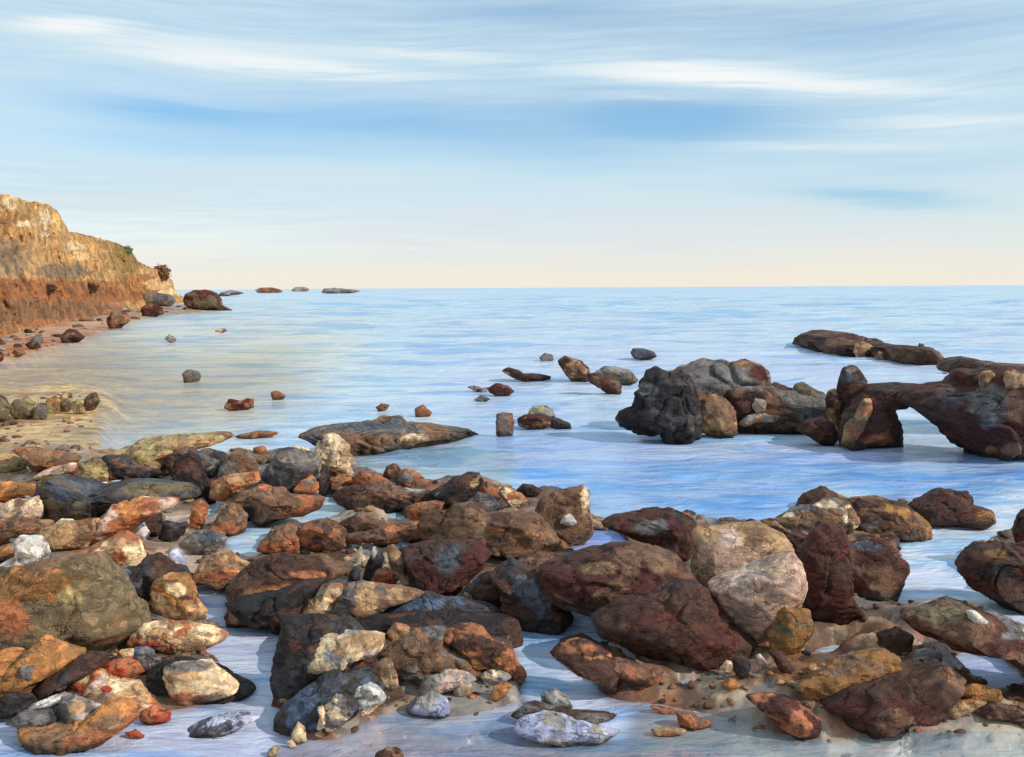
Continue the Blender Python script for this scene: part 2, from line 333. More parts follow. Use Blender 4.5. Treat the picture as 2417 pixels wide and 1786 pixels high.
POOLS = [
    px(4, [(170, 600), (230, 590), (280, 680), (370, 690), (500, 700), (680, 730), (760, 790), (740, 810), (620, 810), (500, 770), (380, 745), (250, 775), (0, 830), (-100, 860), (-260, 930), (-330, 900), (-270, 830), (-100, 740), (110, 700)]),
    px(2, [(1480, 820), (1590, 720), (1680, 700), (1780, 700), (1980, 650), (2200, 640), (2220, 700), (2000, 740), (1800, 800), (1680, 860), (1680, 910), (1960, 865), (2180, 880), (1900, 910), (1760, 930), (1650, 990), (1560, 960), (1500, 900)]),
    px(2, [(700, 420), (860, 400), (1010, 385), (1110, 400), (1100, 440), (860, 440), (720, 470)]),
    px(2, [(1340, 700), (1390, 560), (1520, 550), (1450, 650), (1380, 740)]),
    px(3, [(1280, 230), (1450, 220), (1510, 300), (1500, 340), (1490, 440), (1560, 510), (1620, 500), (1750, 475), (1830, 490), (1860, 540), (1820, 760), (1840, 1000), (1850, 1150), (1800, 1180), (1850, 1300), (1700, 1500), (-400, 1600), (-400, 1070), (0, 1070), (100, 1080), (150, 1200), (200, 1310), (300, 1330), (560, 1290), (720, 1200), (800, 1150), (850, 1050), (940, 1050), (1150, 1060), (1400, 1010), (1560, 960), (1630, 910), (1460, 800), (1350, 740), (1220, 700), (1310, 640), (1440, 590), (1480, 540), (1380, 500), (1310, 470), (1350, 370), (1270, 290)]),
    px(3, [(880, 300), (970, 300), (980, 420), (890, 420)]), px(3, [(880, 930), (900, 830), (1020, 800), (1000, 900), (950, 930)]),
    px(3, [(670, 760), (680, 650), (790, 570), (880, 600), (800, 680), (760, 730)]),
    px(4, [(1720, 990), (1800, 950), (1880, 890), (1900, 830), (2000, 840), (2100, 850), (2210, 940), (2200, 980), (2000, 980), (1850, 1010)]),
    px(8, [(0, 800), (40, 740), (110, 670), (180, 690), (220, 760), (230, 820), (330, 850), (450, 940), (540, 930), (500, 960), (400, 950), (300, 890), (230, 870), (130, 830), (0, 870)]),
    px(5, [(1500, 480), (1700, 450), (1780, 420), (1740, 560), (1800, 660), (1990, 780), (2080, 900), (1900, 920), (1600, 880), (1540, 740), (1520, 560)]),
    px(8, [(1230, 880), (1330, 850), (1480, 850), (1560, 870), (1400, 905), (1280, 950), (1190, 960)]), px(8, [(560, 1010), (700, 985), (800, 1010), (760, 1060), (640, 1080), (560, 1060)]), px(8, [(1620, 1000), (1740, 950), (1800, 960), (1720, 1010)]),
    px(8, [(1830, 920), (1940, 880), (2100, 870), (2150, 930), (2236, 990), (2500, 1060), (2236, 1070), (2120, 1070), (2000, 1030), (1930, 1000)]),
    px(5, [(140, 1060), (480, 1140), (600, 1060), (720, 970), (860, 900), (1000, 980), (1200, 1000), (1500, 900), (1750, 1010), (1950, 1040), (2120, 1040), (2236, 1000), (2236, 1500), (140, 1500)]),
    px(8, [(0, 1150), (300, 1120), (480, 1110), (620, 1180), (760, 1180), (870, 1190), (1000, 1240), (1200, 1290), (1500, 1290), (1700, 1230), (1850, 1250), (2236, 1250), (2900, 1300), (2900, 1900), (0, 1900)]),
]
land = np.zeros(ru.shape)
wu = ru + 9 * pnoise(np.c_[ru.ravel() / 26, rv.ravel() / 14, 0 * ru.ravel()]).reshape(ru.shape); wv = rv + 6 * pnoise(np.c_[ru.ravel() / 30, rv.ravel() / 12, 0 * ru.ravel() + 9]).reshape(ru.shape)
for p in LAND: land[inside(wu, wv, p)] = 1
for p in POOLS: land[inside(wu, wv, p)] = 0
land_raw = land.copy()
wk = sstep(rv, 1540, 1660); land = blur(land, 12) * wk + blur(land, 2) * (1 - wk); wl = sstep(420 - ru, 0, 80) * sstep(rv, 850, 890) * sstep(1075 - rv, 0, 40); land = land * (1 - wl) + blur(land_raw, 9) * wl
# how clear the shallows are: 0 the bed shows through, 1 deep
deep = np.ones(ru.shape)
for p, k in ((px(0, [(-1000, 850), (0, 840), (80, 835), (215, 795), (330, 790), (330, 850), (240, 900), (250, 960), (300, 1000), (560, 1010), (430, 1055), (0, 1080), (-1000, 1080)]), 0.1),
             (px(0, [(200, 860), (700, 830), (800, 940), (560, 1000), (230, 990)]), 0.36),
             (px(5, [(140, 1060), (480, 1140), (600, 1060), (720, 970), (860, 900), (1000, 980), (1200, 1000), (1500, 930), (1750, 1040), (2236, 1100), (2236, 1500), (140, 1500)]), 0.34),
             (px(8, [(350, 1100), (2900, 1200), (2900, 1900), (350, 1900)]), 0.32), (px(0, [(-1000, 1360), (650, 1380), (650, 1700), (700, 2300), (-1000, 2300)]), 0.75)):
    deep[inside(wu, wv, p)] = k
deep = (blur(deep, 6) * sstep(rv, 1050, 1120) + blur(blur(deep, 14), 14) * (1 - sstep(rv, 1050, 1120))) * np.clip(1 - blur(land_raw, 3), 0, 1) ** 0.7

def paint(base, regions, soft):
    a = np.zeros(ru.shape + (3,)) + np.array(base)
    for pts, col in regions: a[inside(wu, wv, pts)] = lin(col)
    return blur(a, soft)
bed_col = paint(lin((96, 74, 60)), [
    (px(0, [(-1000, 640), (3420, 640), (3420, 800), (-1000, 800)]), (120, 120, 110)),
    (px(0, [(-1000, 780), (800, 760), (900, 1050), (500, 1100), (-1000, 1100)]), (208, 174, 118)),
    (px(0, [(-1000, 985), (0, 788), (127, 759), (341, 728), (552, 718), (552, 740), (338, 752), (215, 794), (-1000, 1000)]), (214, 174, 142)),
    (px(0, [(-1000, 1000), (215, 776), (262, 766), (262, 780), (215, 800), (0, 852), (-1000, 1010)]), (196, 112, 52)),
    (px(0, [(-1000, 1060), (420, 1040), (420, 1110), (0, 1130), (-1000, 1200)]), (176, 146, 100)),
    (px(2, [(-300, 560), (700, 640), (1250, 560), (1700, 800), (1500, 1100), (1000, 1174), (-300, 1174)]), (190, 156, 128)),
    (px(2, [(930, 790), (1060, 590), (1260, 600), (1370, 780), (1500, 880), (1280, 1050), (1000, 1040), (940, 950)]), (216, 190, 170)),
    (px(3, [(-400, 0), (900, 60), (900, 560), (600, 1000), (-400, 1358)]), (120, 80, 50)),
    (px(5, [(0, 300), (700, 380), (700, 640), (250, 1060), (0, 1000)]), (70, 54, 48)),
    (px(4, [(700, 600), (1900, 700), (2236, 1000), (2236, 1258), (400, 1258), (500, 900)]), (104, 78, 62)),
    (px(8, [(0, 300), (700, 300), (1000, 900), (0, 900)]), (92, 60, 48)),
    (px(8, [(1000, 250), (1800, 250), (1700, 700), (1100, 750)]), (84, 50, 42)),
    (px(8, [(940, 800), (1240, 740), (2236, 760), (2500, 1240), (300, 1160), (500, 980)]), (112, 84, 64)),
    (px(8, [(900, 980), (1250, 960), (1650, 860), (1700, 960), (1400, 1100), (1100, 1120), (800, 1080)]), (138, 94, 60)),
    (px(8, [(1800, 1080), (2300, 1050), (2500, 1220), (1850, 1210)]), (138, 96, 66)),
    (px(8, [(560, 930), (900, 940), (1150, 1010), (1000, 1100), (600, 1040)]), (150, 124, 104)),
    (px(8, [(1280, 1060), (1900, 980), (2400, 1050), (2400, 1220), (1500, 1240), (1000, 1160)]), (96, 66, 50)),
    (px(8, [(1170, 1000), (1480, 900), (1620, 890), (1600, 990), (1300, 1090), (1180, 1090)]), (160, 106, 58)),
    (px(5, [(700, 740), (1500, 740), (1560, 900), (1200, 1010), (600, 1060)]), (168, 158, 152)),
    (px(0, [(600, 1730), (900, 1680), (1300, 1690), (2417, 1700), (3420, 1750), (3420, 2300), (-1000, 2300), (-1000, 1800)]), (186, 172, 152)),
], 2)
wat_col = paint(lin((206, 222, 228)), [  # lilac tones put the sky's reflection into the pool water colour
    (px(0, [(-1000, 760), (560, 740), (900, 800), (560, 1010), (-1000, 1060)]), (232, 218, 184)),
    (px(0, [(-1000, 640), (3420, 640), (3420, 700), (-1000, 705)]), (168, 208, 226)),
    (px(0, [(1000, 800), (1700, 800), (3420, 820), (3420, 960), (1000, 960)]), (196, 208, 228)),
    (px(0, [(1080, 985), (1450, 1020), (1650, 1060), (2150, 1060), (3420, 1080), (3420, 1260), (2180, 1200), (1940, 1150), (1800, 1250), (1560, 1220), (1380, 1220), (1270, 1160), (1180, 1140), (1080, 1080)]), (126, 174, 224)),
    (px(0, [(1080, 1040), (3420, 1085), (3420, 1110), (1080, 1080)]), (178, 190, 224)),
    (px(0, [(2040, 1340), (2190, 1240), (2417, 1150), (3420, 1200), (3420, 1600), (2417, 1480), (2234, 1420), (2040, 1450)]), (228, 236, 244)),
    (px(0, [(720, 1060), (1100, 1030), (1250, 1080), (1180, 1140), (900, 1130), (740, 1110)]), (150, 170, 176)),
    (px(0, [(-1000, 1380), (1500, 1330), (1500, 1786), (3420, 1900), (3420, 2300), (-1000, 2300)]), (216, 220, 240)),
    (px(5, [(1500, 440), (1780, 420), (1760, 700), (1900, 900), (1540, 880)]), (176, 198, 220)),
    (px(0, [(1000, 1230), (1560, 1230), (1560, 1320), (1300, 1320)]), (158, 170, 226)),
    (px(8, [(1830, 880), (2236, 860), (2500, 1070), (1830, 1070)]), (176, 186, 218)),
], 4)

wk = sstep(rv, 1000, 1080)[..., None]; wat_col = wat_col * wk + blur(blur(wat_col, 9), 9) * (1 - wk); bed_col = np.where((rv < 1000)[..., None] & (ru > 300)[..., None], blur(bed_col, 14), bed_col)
def shore_grid(ys, ss):
    Y, S = np.meshgrid(ys, ss, indexing='ij'); X = S * (Y + 5.0)
    return np.c_[X.ravel(), Y.ravel(), 0 * X.ravel()], Y.shape
ss = np.sinh(np.linspace(-2.6, 2.6, 620)); ss = ss / ss.max() * 1.6
ys = np.r_[np.linspace(-8, 3.3, 20), np.exp(np.linspace(math.log(3.4), math.log(190), 640))]
P, shp = shore_grid(ys, ss)
u, v = to_px(P); behind = P[:, 1] < 3.0; v = np.where(behind, 2290, v); u = np.where(behind, W / 2 + P[:, 0] * 300, u)
lm = raster_at(land, u, v); dm = raster_at(deep, u, v)
amp = 1 + P[:, 1] / 25
rough_z = 0.05 * fbm(P * np.array([1.1, 1.1, 1]) * 1.6, 4) * amp + 0.012 * fbm(P * 4.5, 2)
soft = blur(sum(inside(ru, rv, q).astype(float) for q in (px(0, [(-1000, 640), (3420, 640), (3420, 760), (600, 760), (260, 1060), (-1000, 1100)]), px(2, [(930, 790), (1060, 590), (1260, 600), (1370, 780), (1500, 880), (1280, 1050), (1000, 1040), (940, 950)]),
      px(8, [(3500, 1230), (3500, 2300), (0, 2300), (0, 1100), (500, 1120), (1200, 1240)]), px(5, [(560, 900), (750, 760), (1500, 760), (1560, 900), (1560, 1500), (560, 1500)]))).clip(0, 1), 5)
sf = raster_at(soft, u, v); shelf = raster_at(blur(inside(ru, rv, px(8, [(450, 960), (1150, 900), (1700, 740), (3500, 900), (3500, 1190), (1500, 1200), (700, 1110)])).astype(float), 5), u, v)
q_ = P * np.array([1.0, 0.8, 1.0]); ledge = fbm(q_ * 1.9 + 3, 4, 0.55); tt = (0.5 + 0.6 * ledge) * 4; ledge = (np.floor(tt) + sstep(tt - np.floor(tt), 0.0, 0.45)) / 4   # broken steps of bedrock
rough_z = rough_z * (0.25 + 0.75 * (1 - sf))
P[:, 2] = sstep(lm, 0.2, 0.9) * ((0.03 + 0.05 * np.clip(ledge, 0, 1.2) * (1 - sf) * (P[:, 1] < 25) * (1 + 1.1 * shelf) + 0.03 * shelf * (0.5 - np.abs(fbm(P * 3.1 + 7, 3)))) * amp * (1 - 0.35 * sf) + 0.5 * np.abs(rough_z)) - (1 - sstep(lm, 0.1, 0.6)) * (0.04 + 0.25 * dm) * amp + 0.15 * rough_z
GROUND_PTS, GROUND_SHAPE, GROUND_LM = P.copy(), shp, lm
bed_final = raster_at(bed_col, u, v); qn = np.c_[P[:, 0] / (P[:, 1] + 3) * 60, np.log(P[:, 1] + 12) * 90, 0 * sf]
for j, (cc, share, k) in enumerate((((168, 130, 98), .22, .8), ((70, 52, 46), .22, .75), ((130, 124, 120), .2, .7), ((160, 102, 64), .12, .6), ((196, 174, 146), .07, .6))):
    a = fbm(qn * .32 + 37 * j, 3); th_ = np.quantile(a, 1 - share); bed_final += (sstep(a, th_ - .05, th_ + .08) * k * (1 - 0.45 * sf * (v < 1480)))[:, None] * (np.array(lin(cc)) - bed_final)
o = link_mesh('shore', P, grid_faces(*shp), M_GROUND, bed_final); tag(o, kind='structure')
GROUND_BVH = BVHTree.FromPolygons([tuple(p) for p in P], [tuple(f) for f in grid_faces(*shp)])
def ground_hit(u, v):
    d = ray(u, v); h = GROUND_BVH.ray_cast(Vector((0, 0, CAM_H)), d)
    return h[0] if h[0] is not None and h[0].z > -0.01 else ground(u, v)
def ground_z(x, y):
    h = GROUND_BVH.ray_cast(Vector((x, y, 50)), Vector((0, 0, -1)))
    return h[0].z if h[0] else 0.0

ys = np.r_[np.linspace(-8, 3.3, 14), np.exp(np.linspace(math.log(3.4), math.log(200), 460)), np.exp(np.linspace(math.log(220), math.log(40000), 40))]
P, shp = shore_grid(ys, ss)
u, v = to_px(P); behind = P[:, 1] < 3.0; v = np.where(behind, 2290, v); u = np.where(behind, W / 2 + P[:, 0] * 300, u)
d = np.where(P[:, 1] > 185, 1.0, raster_at(deep, u, v))
sc_ = np.maximum(P[:, 1], 3.5)
wave = fbm(np.c_[P[:, 0] / sc_ * 9, np.log(sc_) * 26, 0 * sc_], 3)
P[:, 2] = wave * 0.0030 * np.minimum(sc_, 120) * np.clip(d, 0.15, 1) * (P[:, 1] < 900)
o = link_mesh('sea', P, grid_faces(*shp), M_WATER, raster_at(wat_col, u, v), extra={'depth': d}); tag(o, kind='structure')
# ------------------------------------------------------------------ rocks
PAL = dict(black=(52, 45, 45), char=(74, 68, 67), slate=(88, 90, 98), grey=(118, 112, 108), lgrey=(156, 150, 145), dbrown=(84, 58, 47), maroon=(86, 48, 40), brown=(122, 90, 70), tbrown=(132, 102, 78), tan=(176, 142, 106),
           cream=(224, 198, 160), white=(216, 212, 204), pink=(208, 178, 162), blush=(200, 166, 144), rust=(164, 104, 72), orange=(182, 124, 76), ochre=(150, 108, 66), red=(166, 76, 54), olive=(116, 102, 78), khaki=(164, 148, 104), blueg=(90, 106, 128), lilac=(178, 182, 208), teal=(120, 138, 124))
_ico = {}
def ico(level):
    if level not in _ico:
        bm = bmesh.new(); bmesh.ops.create_icosphere(bm, subdivisions=level, radius=1.0)
        _ico[level] = (np.array([v.co[:] for v in bm.verts]), np.array([[v.index for v in f.verts] for f in bm.faces])); bm.free()
    return _ico[level]
ROCK_TREES = []
def first_hit(u, v):
    o_, d = Vector((0, 0, CAM_H)), ray(u, v); best = None
    for t in ROCK_TREES + [GROUND_BVH]:
        h = t.ray_cast(o_, d)
        if h[0] is not None and (best is None or h[3] < best[1]): best = (h[0], h[3])
    return best[0] if best else None

def on_slant(pts, A0, Tn):
    Nx, Ny = -Tn[1], Tn[0]; out = []
    for u, v in pts:
        d = ray(u, v); t = (A0[0] * Nx + A0[1] * Ny) / (d.x * Nx + d.y * Ny)
        out.append(((d.x * t - A0[0]) * Tn[0] + (d.y * t - A0[1]) * Tn[1], CAM_H + d.z * t))
    return np.array(out)
def rock_shape(pts, y0, Tn, A0, D, seed, facets=12, rough=0.05, drop=False, level=5, flat=0.75, grow=1.05):
    Q = on_slant(pts, A0, Tn)
    if drop:
        zb = Q[:, 1].min(); zm = (Q[:, 1].max() + zb) / 2
        Q[:, 1] = np.where(Q[:, 1] < zm, np.minimum(Q[:, 1], -0.06), Q[:, 1])
    # area centroid
    x, z = Q[:, 0], Q[:, 1]; x1, z1 = np.roll(x, -1), np.roll(z, -1); cr = x * z1 - x1 * z; A = cr.sum() / 2
    c = np.array([((x + x1) * cr).sum(), ((z + z1) * cr).sum()]) / (6 * A) if abs(A) > 1e-9 else Q.mean(0)
    hw, hh = np.ptp(x) / 2, np.ptp(z) / 2
    if D is None: D = 0.8 * min(max(hw, hh * 0.8), max(hh * 1.7, hw * 0.5))
    # radius of the outline in each direction
    th = np.linspace(-math.pi, math.pi, 361)[:-1]; rad = np.zeros(360); dx, dz = np.cos(th), np.sin(th)
    for i in range(len(Q)):
        a, b = Q[i] - c, Q[(i + 1) % len(Q)] - c; e = b - a
        den = dx * e[1] - dz * e[0]; den = np.where(abs(den) < 1e-12, 1e-12, den)
        t = (a[0] * e[1] - a[1] * e[0]) / den; s = (a[0] * dz - a[1] * dx) / den
        ok = (t > 0) & (s >= -1e-6) & (s <= 1 + 1e-6); rad = np.where(ok & (t > rad), t, rad)
    rad = np.where(rad < 1e-4, np.median(rad[rad > 1e-4]) if (rad > 1e-4).any() else min(hw, hh), rad)
    k = np.array([1, 2, 3, 2, 1.]) / 9; rad = sum(np.roll(rad, i - 2) * k[i] for i in range(5))
    n, F = ico(level); r = np.random.default_rng(seed)
    p = n.copy()
    for _ in range(facets):                                  # broken faces
        m = r.normal(size=3); m[1] = -abs(m[1]) - 0.35 if r.random() < .8 else abs(m[1]) + .35; m /= np.linalg.norm(m)
        dcut = r.uniform(0.58, 0.88); over = np.maximum(p @ m - dcut, 0); p -= over[:, None] * m * 0.95
    s = np.hypot(p[:, 0], p[:, 2]); ang = np.arctan2(p[:, 2], p[:, 0])
    nb_ = 72; ib = ((ang + math.pi) / (2 * math.pi) * nb_).astype(int) % nb_; mx = np.zeros(nb_); np.maximum.at(mx, ib, s)   # keep the outline whatever was broken off
    mx = np.where(mx < .3, 1, mx); mx = (np.roll(mx, 1) + 2 * mx + np.roll(mx, -1)) / 4; fb_ = (ang + math.pi) / (2 * math.pi) * nb_ - 0.5; i1 = np.floor(fb_).astype(int) % nb_; g_ = fb_ - np.floor(fb_)
    s = s / (mx[i1] * (1 - g_) + mx[(i1 + 1) % nb_] * g_)
    fi = (ang + math.pi) / (2 * math.pi) * 360; i0 = np.floor(fi).astype(int) % 360; f = fi - np.floor(fi)
    R = rad[i0] * (1 - f) + rad[(i0 + 1) % 360] * f
    tilt = max(0.0, (CAM_H - c[1]) / y0); comp = 1 / math.sqrt(1 + (D / max(hh, 1e-3) * tilt * 0.5) ** 2)
    s2 = np.clip(s, 0, 1.2) ** flat
    V = np.c_[s2 * R * np.cos(ang), p[:, 1] * D, s2 * R * np.sin(ang) * max(comp, 0.86)]
    V[:, [0, 2]] *= grow; V[:, 2] = np.where(V[:, 2] < 0, V[:, 2] * 1.12, V[:, 2])
    size = math.sqrt(max(hw, 1e-3) * max(min(hh, hw), 1e-3))
    q = V / size * 1.3 + r.uniform(-50, 50, 3)
    dn = rough * size * (1.3 * fbm(q, 4, 0.55) + 0.7 * (0.5 - np.abs(fbm(q * 2.1 + 9, 3))))
    tl = r.uniform(-.35, .35); ly = (V[:, 2] + tl * V[:, 0]) / size * r.uniform(3.5, 6) + 0.5 * fbm(q * .8 + 5, 2); ly = ly - np.floor(ly)
    dn += rough * size * 0.55 * (sstep(ly, 0, .3) - ly)       # bedding ledges
    dn -= rough * size * 1.3 * np.exp(-(fbm(q * .75 + 60, 2) / .045) ** 2)   # joints
    V = V + n * dn[:, None]
    return V, F, c, D, size, n
def rock_colour(V, size, seed, col, acc, n, patches=(), centre=None):
    r = np.random.default_rng(seed + 991); q = V / size + r.uniform(-50, 50, 3)
    base = np.array(lin(PAL[col], .92)); out = np.tile(base, (len(V), 1))
    a1 = fbm(q * 1.1, 3)
    for j, (nm, share) in enumerate(acc):
        a = fbm(q * np.array([0.8, 0.8, 1.3]) + 31 * (j + 1), 3); thr = np.quantile(a, 1 - share)
        out += (sstep(a, thr - .06, thr + .06))[:, None] * (np.array(lin(PAL[nm])) - out)
    for (pu, pv, ru_, rv_, nm) in patches:                    # weed, lichen and broken faces; also an edge highlight and a sheen painted in
        u, v = to_px(V + centre)
        e = np.sqrt(((u - pu) / ru_) ** 2 + ((v - pv) / rv_) ** 2) + 0.45 * fbm(q * 1.7 + 77, 3)
        w = (1 - sstep(e, 0.75, 1.1))
        out += w[:, None] * (np.array(lin(PAL[nm])) - out)
    return out * (1 + 0.16 * a1)[:, None]
SEED = [100]
def rock(crop, name, label, pts, col, acc=(), cat=None, mat=None, at=None, back=0.0, D=None, drop=False, stick=False, facets=13, rough=0.06, patches=(), group=None, level=None, parent=None, grow=None, flat=0.64, zg=0.0, slant=None):
    SEED[0] += 1; seed = SEED[0]
    P = px(crop, pts); us = [p[0] for p in P]; vs = [p[1] for p in P]
    if acc and isinstance(acc[0], str): acc = (acc,)
    bv = max(vs) if at is None else CR[crop][1] + at / CR[crop][2]
    cu = (min(us) + max(us)) / 2; vs = list(vs)
    if stick:                                                # a stone lodged on a rock already built
        h = first_hit(cu, (min(vs) + max(vs)) / 2); y0 = h.y if h is not None else ground(cu, bv).y
        y0 += back
    else:
        ub = us[vs.index(max(vs))]; yb = ground_hit(ub, bv).y if at is None else ground(cu, bv, zg).y
        w_ = (max(us) - min(us)) / 2 / FPX * yb; h_ = (max(vs) - min(vs)) / 2 / FPX * yb
        d_ = D if D is not None else 0.8 * min(max(w_, h_ * .8), max(h_ * 1.7, w_ * .5))
        y0 = yb + 0.4 * d_ + back
    Tn, A0 = (1.0, 0.0), (0.0, y0)
    if slant:                                                # its foot runs obliquely away from the viewer
        a, b = [ground(*q) for q in px(crop, slant)]; t = (b - a).to_2d().normalized(); Tn = (t.x, t.y); dd = (D or .3) * .4 + back; A0 = (a.x - t.y * dd, a.y + t.x * dd)
    spx = max(max(us) - min(us), max(vs) - min(vs))
    lv = level or (4 if spx < 60 else 5 if spx < 170 else 6)
    V, F, c, D, size, n = rock_shape(P, y0, Tn, A0, D, seed, facets, rough, drop, lv, flat, grow if grow else 1.0 if (stick or parent) else 1.06 if crop in (2, 4) else 1.12 if crop in (3, 5, 8) else 1.05)
    V = np.c_[V[:, 0] * Tn[0] - V[:, 1] * Tn[1], V[:, 0] * Tn[1] + V[:, 1] * Tn[0], V[:, 2]]; ctr = np.array([A0[0] + c[0] * Tn[0], A0[1] + c[0] * Tn[1], c[1]])
    col_ = rock_colour(V, size, seed, col, acc, n, [(CR[crop][0] + a / CR[crop][2], CR[crop][1] + b / CR[crop][2], e / CR[crop][2], f / CR[crop][2], g) for a, b, e, f, g in patches], ctr)
    if crop in (2, 3) and col not in ('black', 'char', 'dbrown'): col_ = col_ * np.array([1.22, 1.16, 1.1])   # paler, warmer tone for the stones of the left shore
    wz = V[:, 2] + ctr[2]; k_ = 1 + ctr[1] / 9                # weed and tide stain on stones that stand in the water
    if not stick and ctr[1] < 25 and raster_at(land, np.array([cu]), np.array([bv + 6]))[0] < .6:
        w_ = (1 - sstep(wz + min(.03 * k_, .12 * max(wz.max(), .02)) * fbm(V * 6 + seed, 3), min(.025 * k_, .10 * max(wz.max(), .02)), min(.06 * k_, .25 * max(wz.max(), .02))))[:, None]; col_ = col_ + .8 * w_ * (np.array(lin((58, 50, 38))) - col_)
    if mat is None: mat = M_FAR if y0 > 25 else (M_WET if col in ('black', 'dbrown', 'maroon', 'char', 'brown') else M_DRY)
    zb = V[:, 2].min(); V[:, 2] -= zb; loc = (ctr[0], ctr[1], ctr[2] + zb)
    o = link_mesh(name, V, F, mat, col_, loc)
    o['grain'] = 7.0 / y0 * 5.5
    if parent is None: tag(o, label, cat or name.split('_')[-1], group)
    else:
        o.parent = parent; o.location = Vector(loc) - parent.location
        if label: o['label'] = label
    W_ = V + np.array(loc)
    ROCK_TREES.append(BVHTree.FromPolygons([tuple(p) for p in W_], [tuple(f) for f in F]) if len(V) < 60000 else GROUND_BVH)
    return o
# ------------------------------------------------------------------ headland, its bushes and far skerries
def headland():
    crest = [(-900, 330), (-500, 380), (-200, 428), (0, 458), (29, 463), (65, 474), (113, 482), (134, 494), (149, 520), (163, 545), (189, 551), (218, 557), (254, 565), (287, 578), (312, 596), (327, 618), (349, 627), (385, 640), (407, 661), (412, 683), (436, 704)]
    base = [(-900, 945), (-500, 876), (-200, 824), (0, 789), (127, 760), (254, 739), (341, 729), (381, 722), (410, 716), (436, 713)]
    us = np.linspace(-900, 436, 420); cv = np.interp(us, *zip(*crest)); bvv = np.interp(us, *zip(*base))
    rows = 150; T = np.linspace(0, 1, rows); V = []; PX = []
    for u, c_, b_ in zip(us, cv, bvv):
        yb = ground(u, b_, 0.15).y; yc = yb * 1.10 + 3.0
        for t in np.r_[0.0, T]:
            yy = yb + (yc - yb) * (t ** 0.8 if t > .0 else 0); vv = b_ + (c_ - b_) * t
            d = ray(u, vv); k = yy / d.y; V.append((d.x * k, yy, CAM_H + d.z * k)); PX.append((u, vv))
        xb, yb2, zb = V[-1]
        for k in range(1, 16):
            V.append((xb - 1.3 * k, yb2 + k * 0.15, zb * (1 - (k / 15) ** 1.6) - 1.0 * (k / 15))); PX.append((u, c_))
    V = np.array(V); PX = np.array(PX); nr, nc = len(us), rows + 16; V.reshape(nr, nc, 3)[:, 0, 2] -= 1.5
    t_ = np.tile(np.r_[0, T, np.ones(15)], nr); sc = 1.0
    q = V * np.array([0.3, 0.10, 0.4])
    gul = fbm(q, 5, 0.55); fine = fbm(V * np.array([1.3, 0.5, 1.6]), 4, 0.6)
    taper = np.minimum(1, t_ * 6) * np.where(t_ >= 1, .5, 1) * np.clip((PX[:, 1] * 0 + 450 - PX[:, 0]) / 120, .15, 1)
    e_ = V - np.array([0, 0, CAM_H]); V -= e_ / np.linalg.norm(e_, axis=1)[:, None] * ((1.5 * gul + 0.35 * fine) * taper)[:, None]; V[:, 2] += 0.12 * fine * np.where(t_ > .8, .8, .2)
    pq = np.c_[PX / np.array([22, 13]), 0 * t_]; wx = PX[:, 0] + 14 * fbm(pq, 3); wy = PX[:, 1] + 9 * fbm(pq + 40, 3)
    col = np.tile(np.array(lin((188, 146, 94))), (len(V), 1))
    def blob(x, y, rx, ry, c, k=1.0):
        e = np.sqrt(((wx - x) / rx) ** 2 + ((wy - y) / ry) ** 2); w = (k * (1 - sstep(e, .75, 1.12)))[:, None]; col[:] = col + w * (np.array(lin(c)) - col)
    for b in ((-150, 520, 260, 90, (178, 130, 78)), (40, 480, 110, 26, (190, 148, 94)), (250, 600, 90, 40, (160, 124, 78)), (180, 600, 80, 45, (196, 148, 92)), (300, 610, 40, 40, (150, 116, 66)), (120, 530, 60, 28, (206, 160, 102)),
              (0, 610, 75, 50, (140, 116, 86)), (150, 640, 70, 20, (136, 112, 84)), (-200, 640, 150, 60, (140, 110, 80)), 
              (100, 690, 330, 34, (150, 98, 58)), (330, 668, 70, 22, (164, 112, 66)), (60, 735, 300, 30, (136, 98, 66)), (-250, 800, 330, 80, (140, 92, 56)), (150, 765, 130, 14, (170, 112, 66)), (-60, 790, 130, 16, (172, 114, 66)),
              (20, 478, 18, 18, (216, 186, 144)), (107, 510, 16, 24, (216, 186, 146)), (106, 545, 14, 14, (212, 178, 134)), (60, 530, 26, 12, (222, 188, 142)), (175, 580, 24, 10, (220, 186, 140)), (190, 605, 20, 10, (216, 178, 130)), (375, 670, 34, 16, (214, 170, 116)), (395, 690, 24, 8, (232, 200, 140)), (240, 560, 24, 8, (206, 164, 116))):
        blob(*b)
    o = link_mesh('headland', V, grid_faces(nr, nc), M_FAR, col * (1 + .2 * fine)[:, None]); o['grain'] = 0.4; tag(o, kind='structure')
    ROCK_TREES.append(BVHTree.FromPolygons([tuple(p) for p in V], [tuple(f) for f in grid_faces(nr, nc)]))
headland()

def leaf_material(name, c1, c2):
    m = bpy.data.materials.new(name); m.use_nodes = True; n = NT(m.node_tree); tc = n.new('ShaderNodeTexCoord')
    c = n.mix(n.step(n.noise(tc.outputs['Object'], 3.0, 2), .4, .6), lin(c1), lin(c2))
    b = n.new('ShaderNodeBsdfPrincipled'); n.l.new(c, b.inputs['Base Color']); b.inputs['Roughness'].default_value = .8
    o = n.new('ShaderNodeOutputMaterial'); n.l.new(b.outputs[0], o.inputs[0]); return m
LEAF = {'dark': leaf_material('dark_scrub', (70, 46, 40), (92, 66, 50)), 'russet': leaf_material('russet_scrub', (104, 60, 46), (150, 112, 72)), 'green': leaf_material('green_scrub', (96, 124, 84), (132, 146, 98)), 'grey': leaf_material('grey_scrub', (104, 98, 88), (128, 118, 102))}
TWIG = leaf_material('scrub_twig', (70, 52, 40), (90, 66, 50))
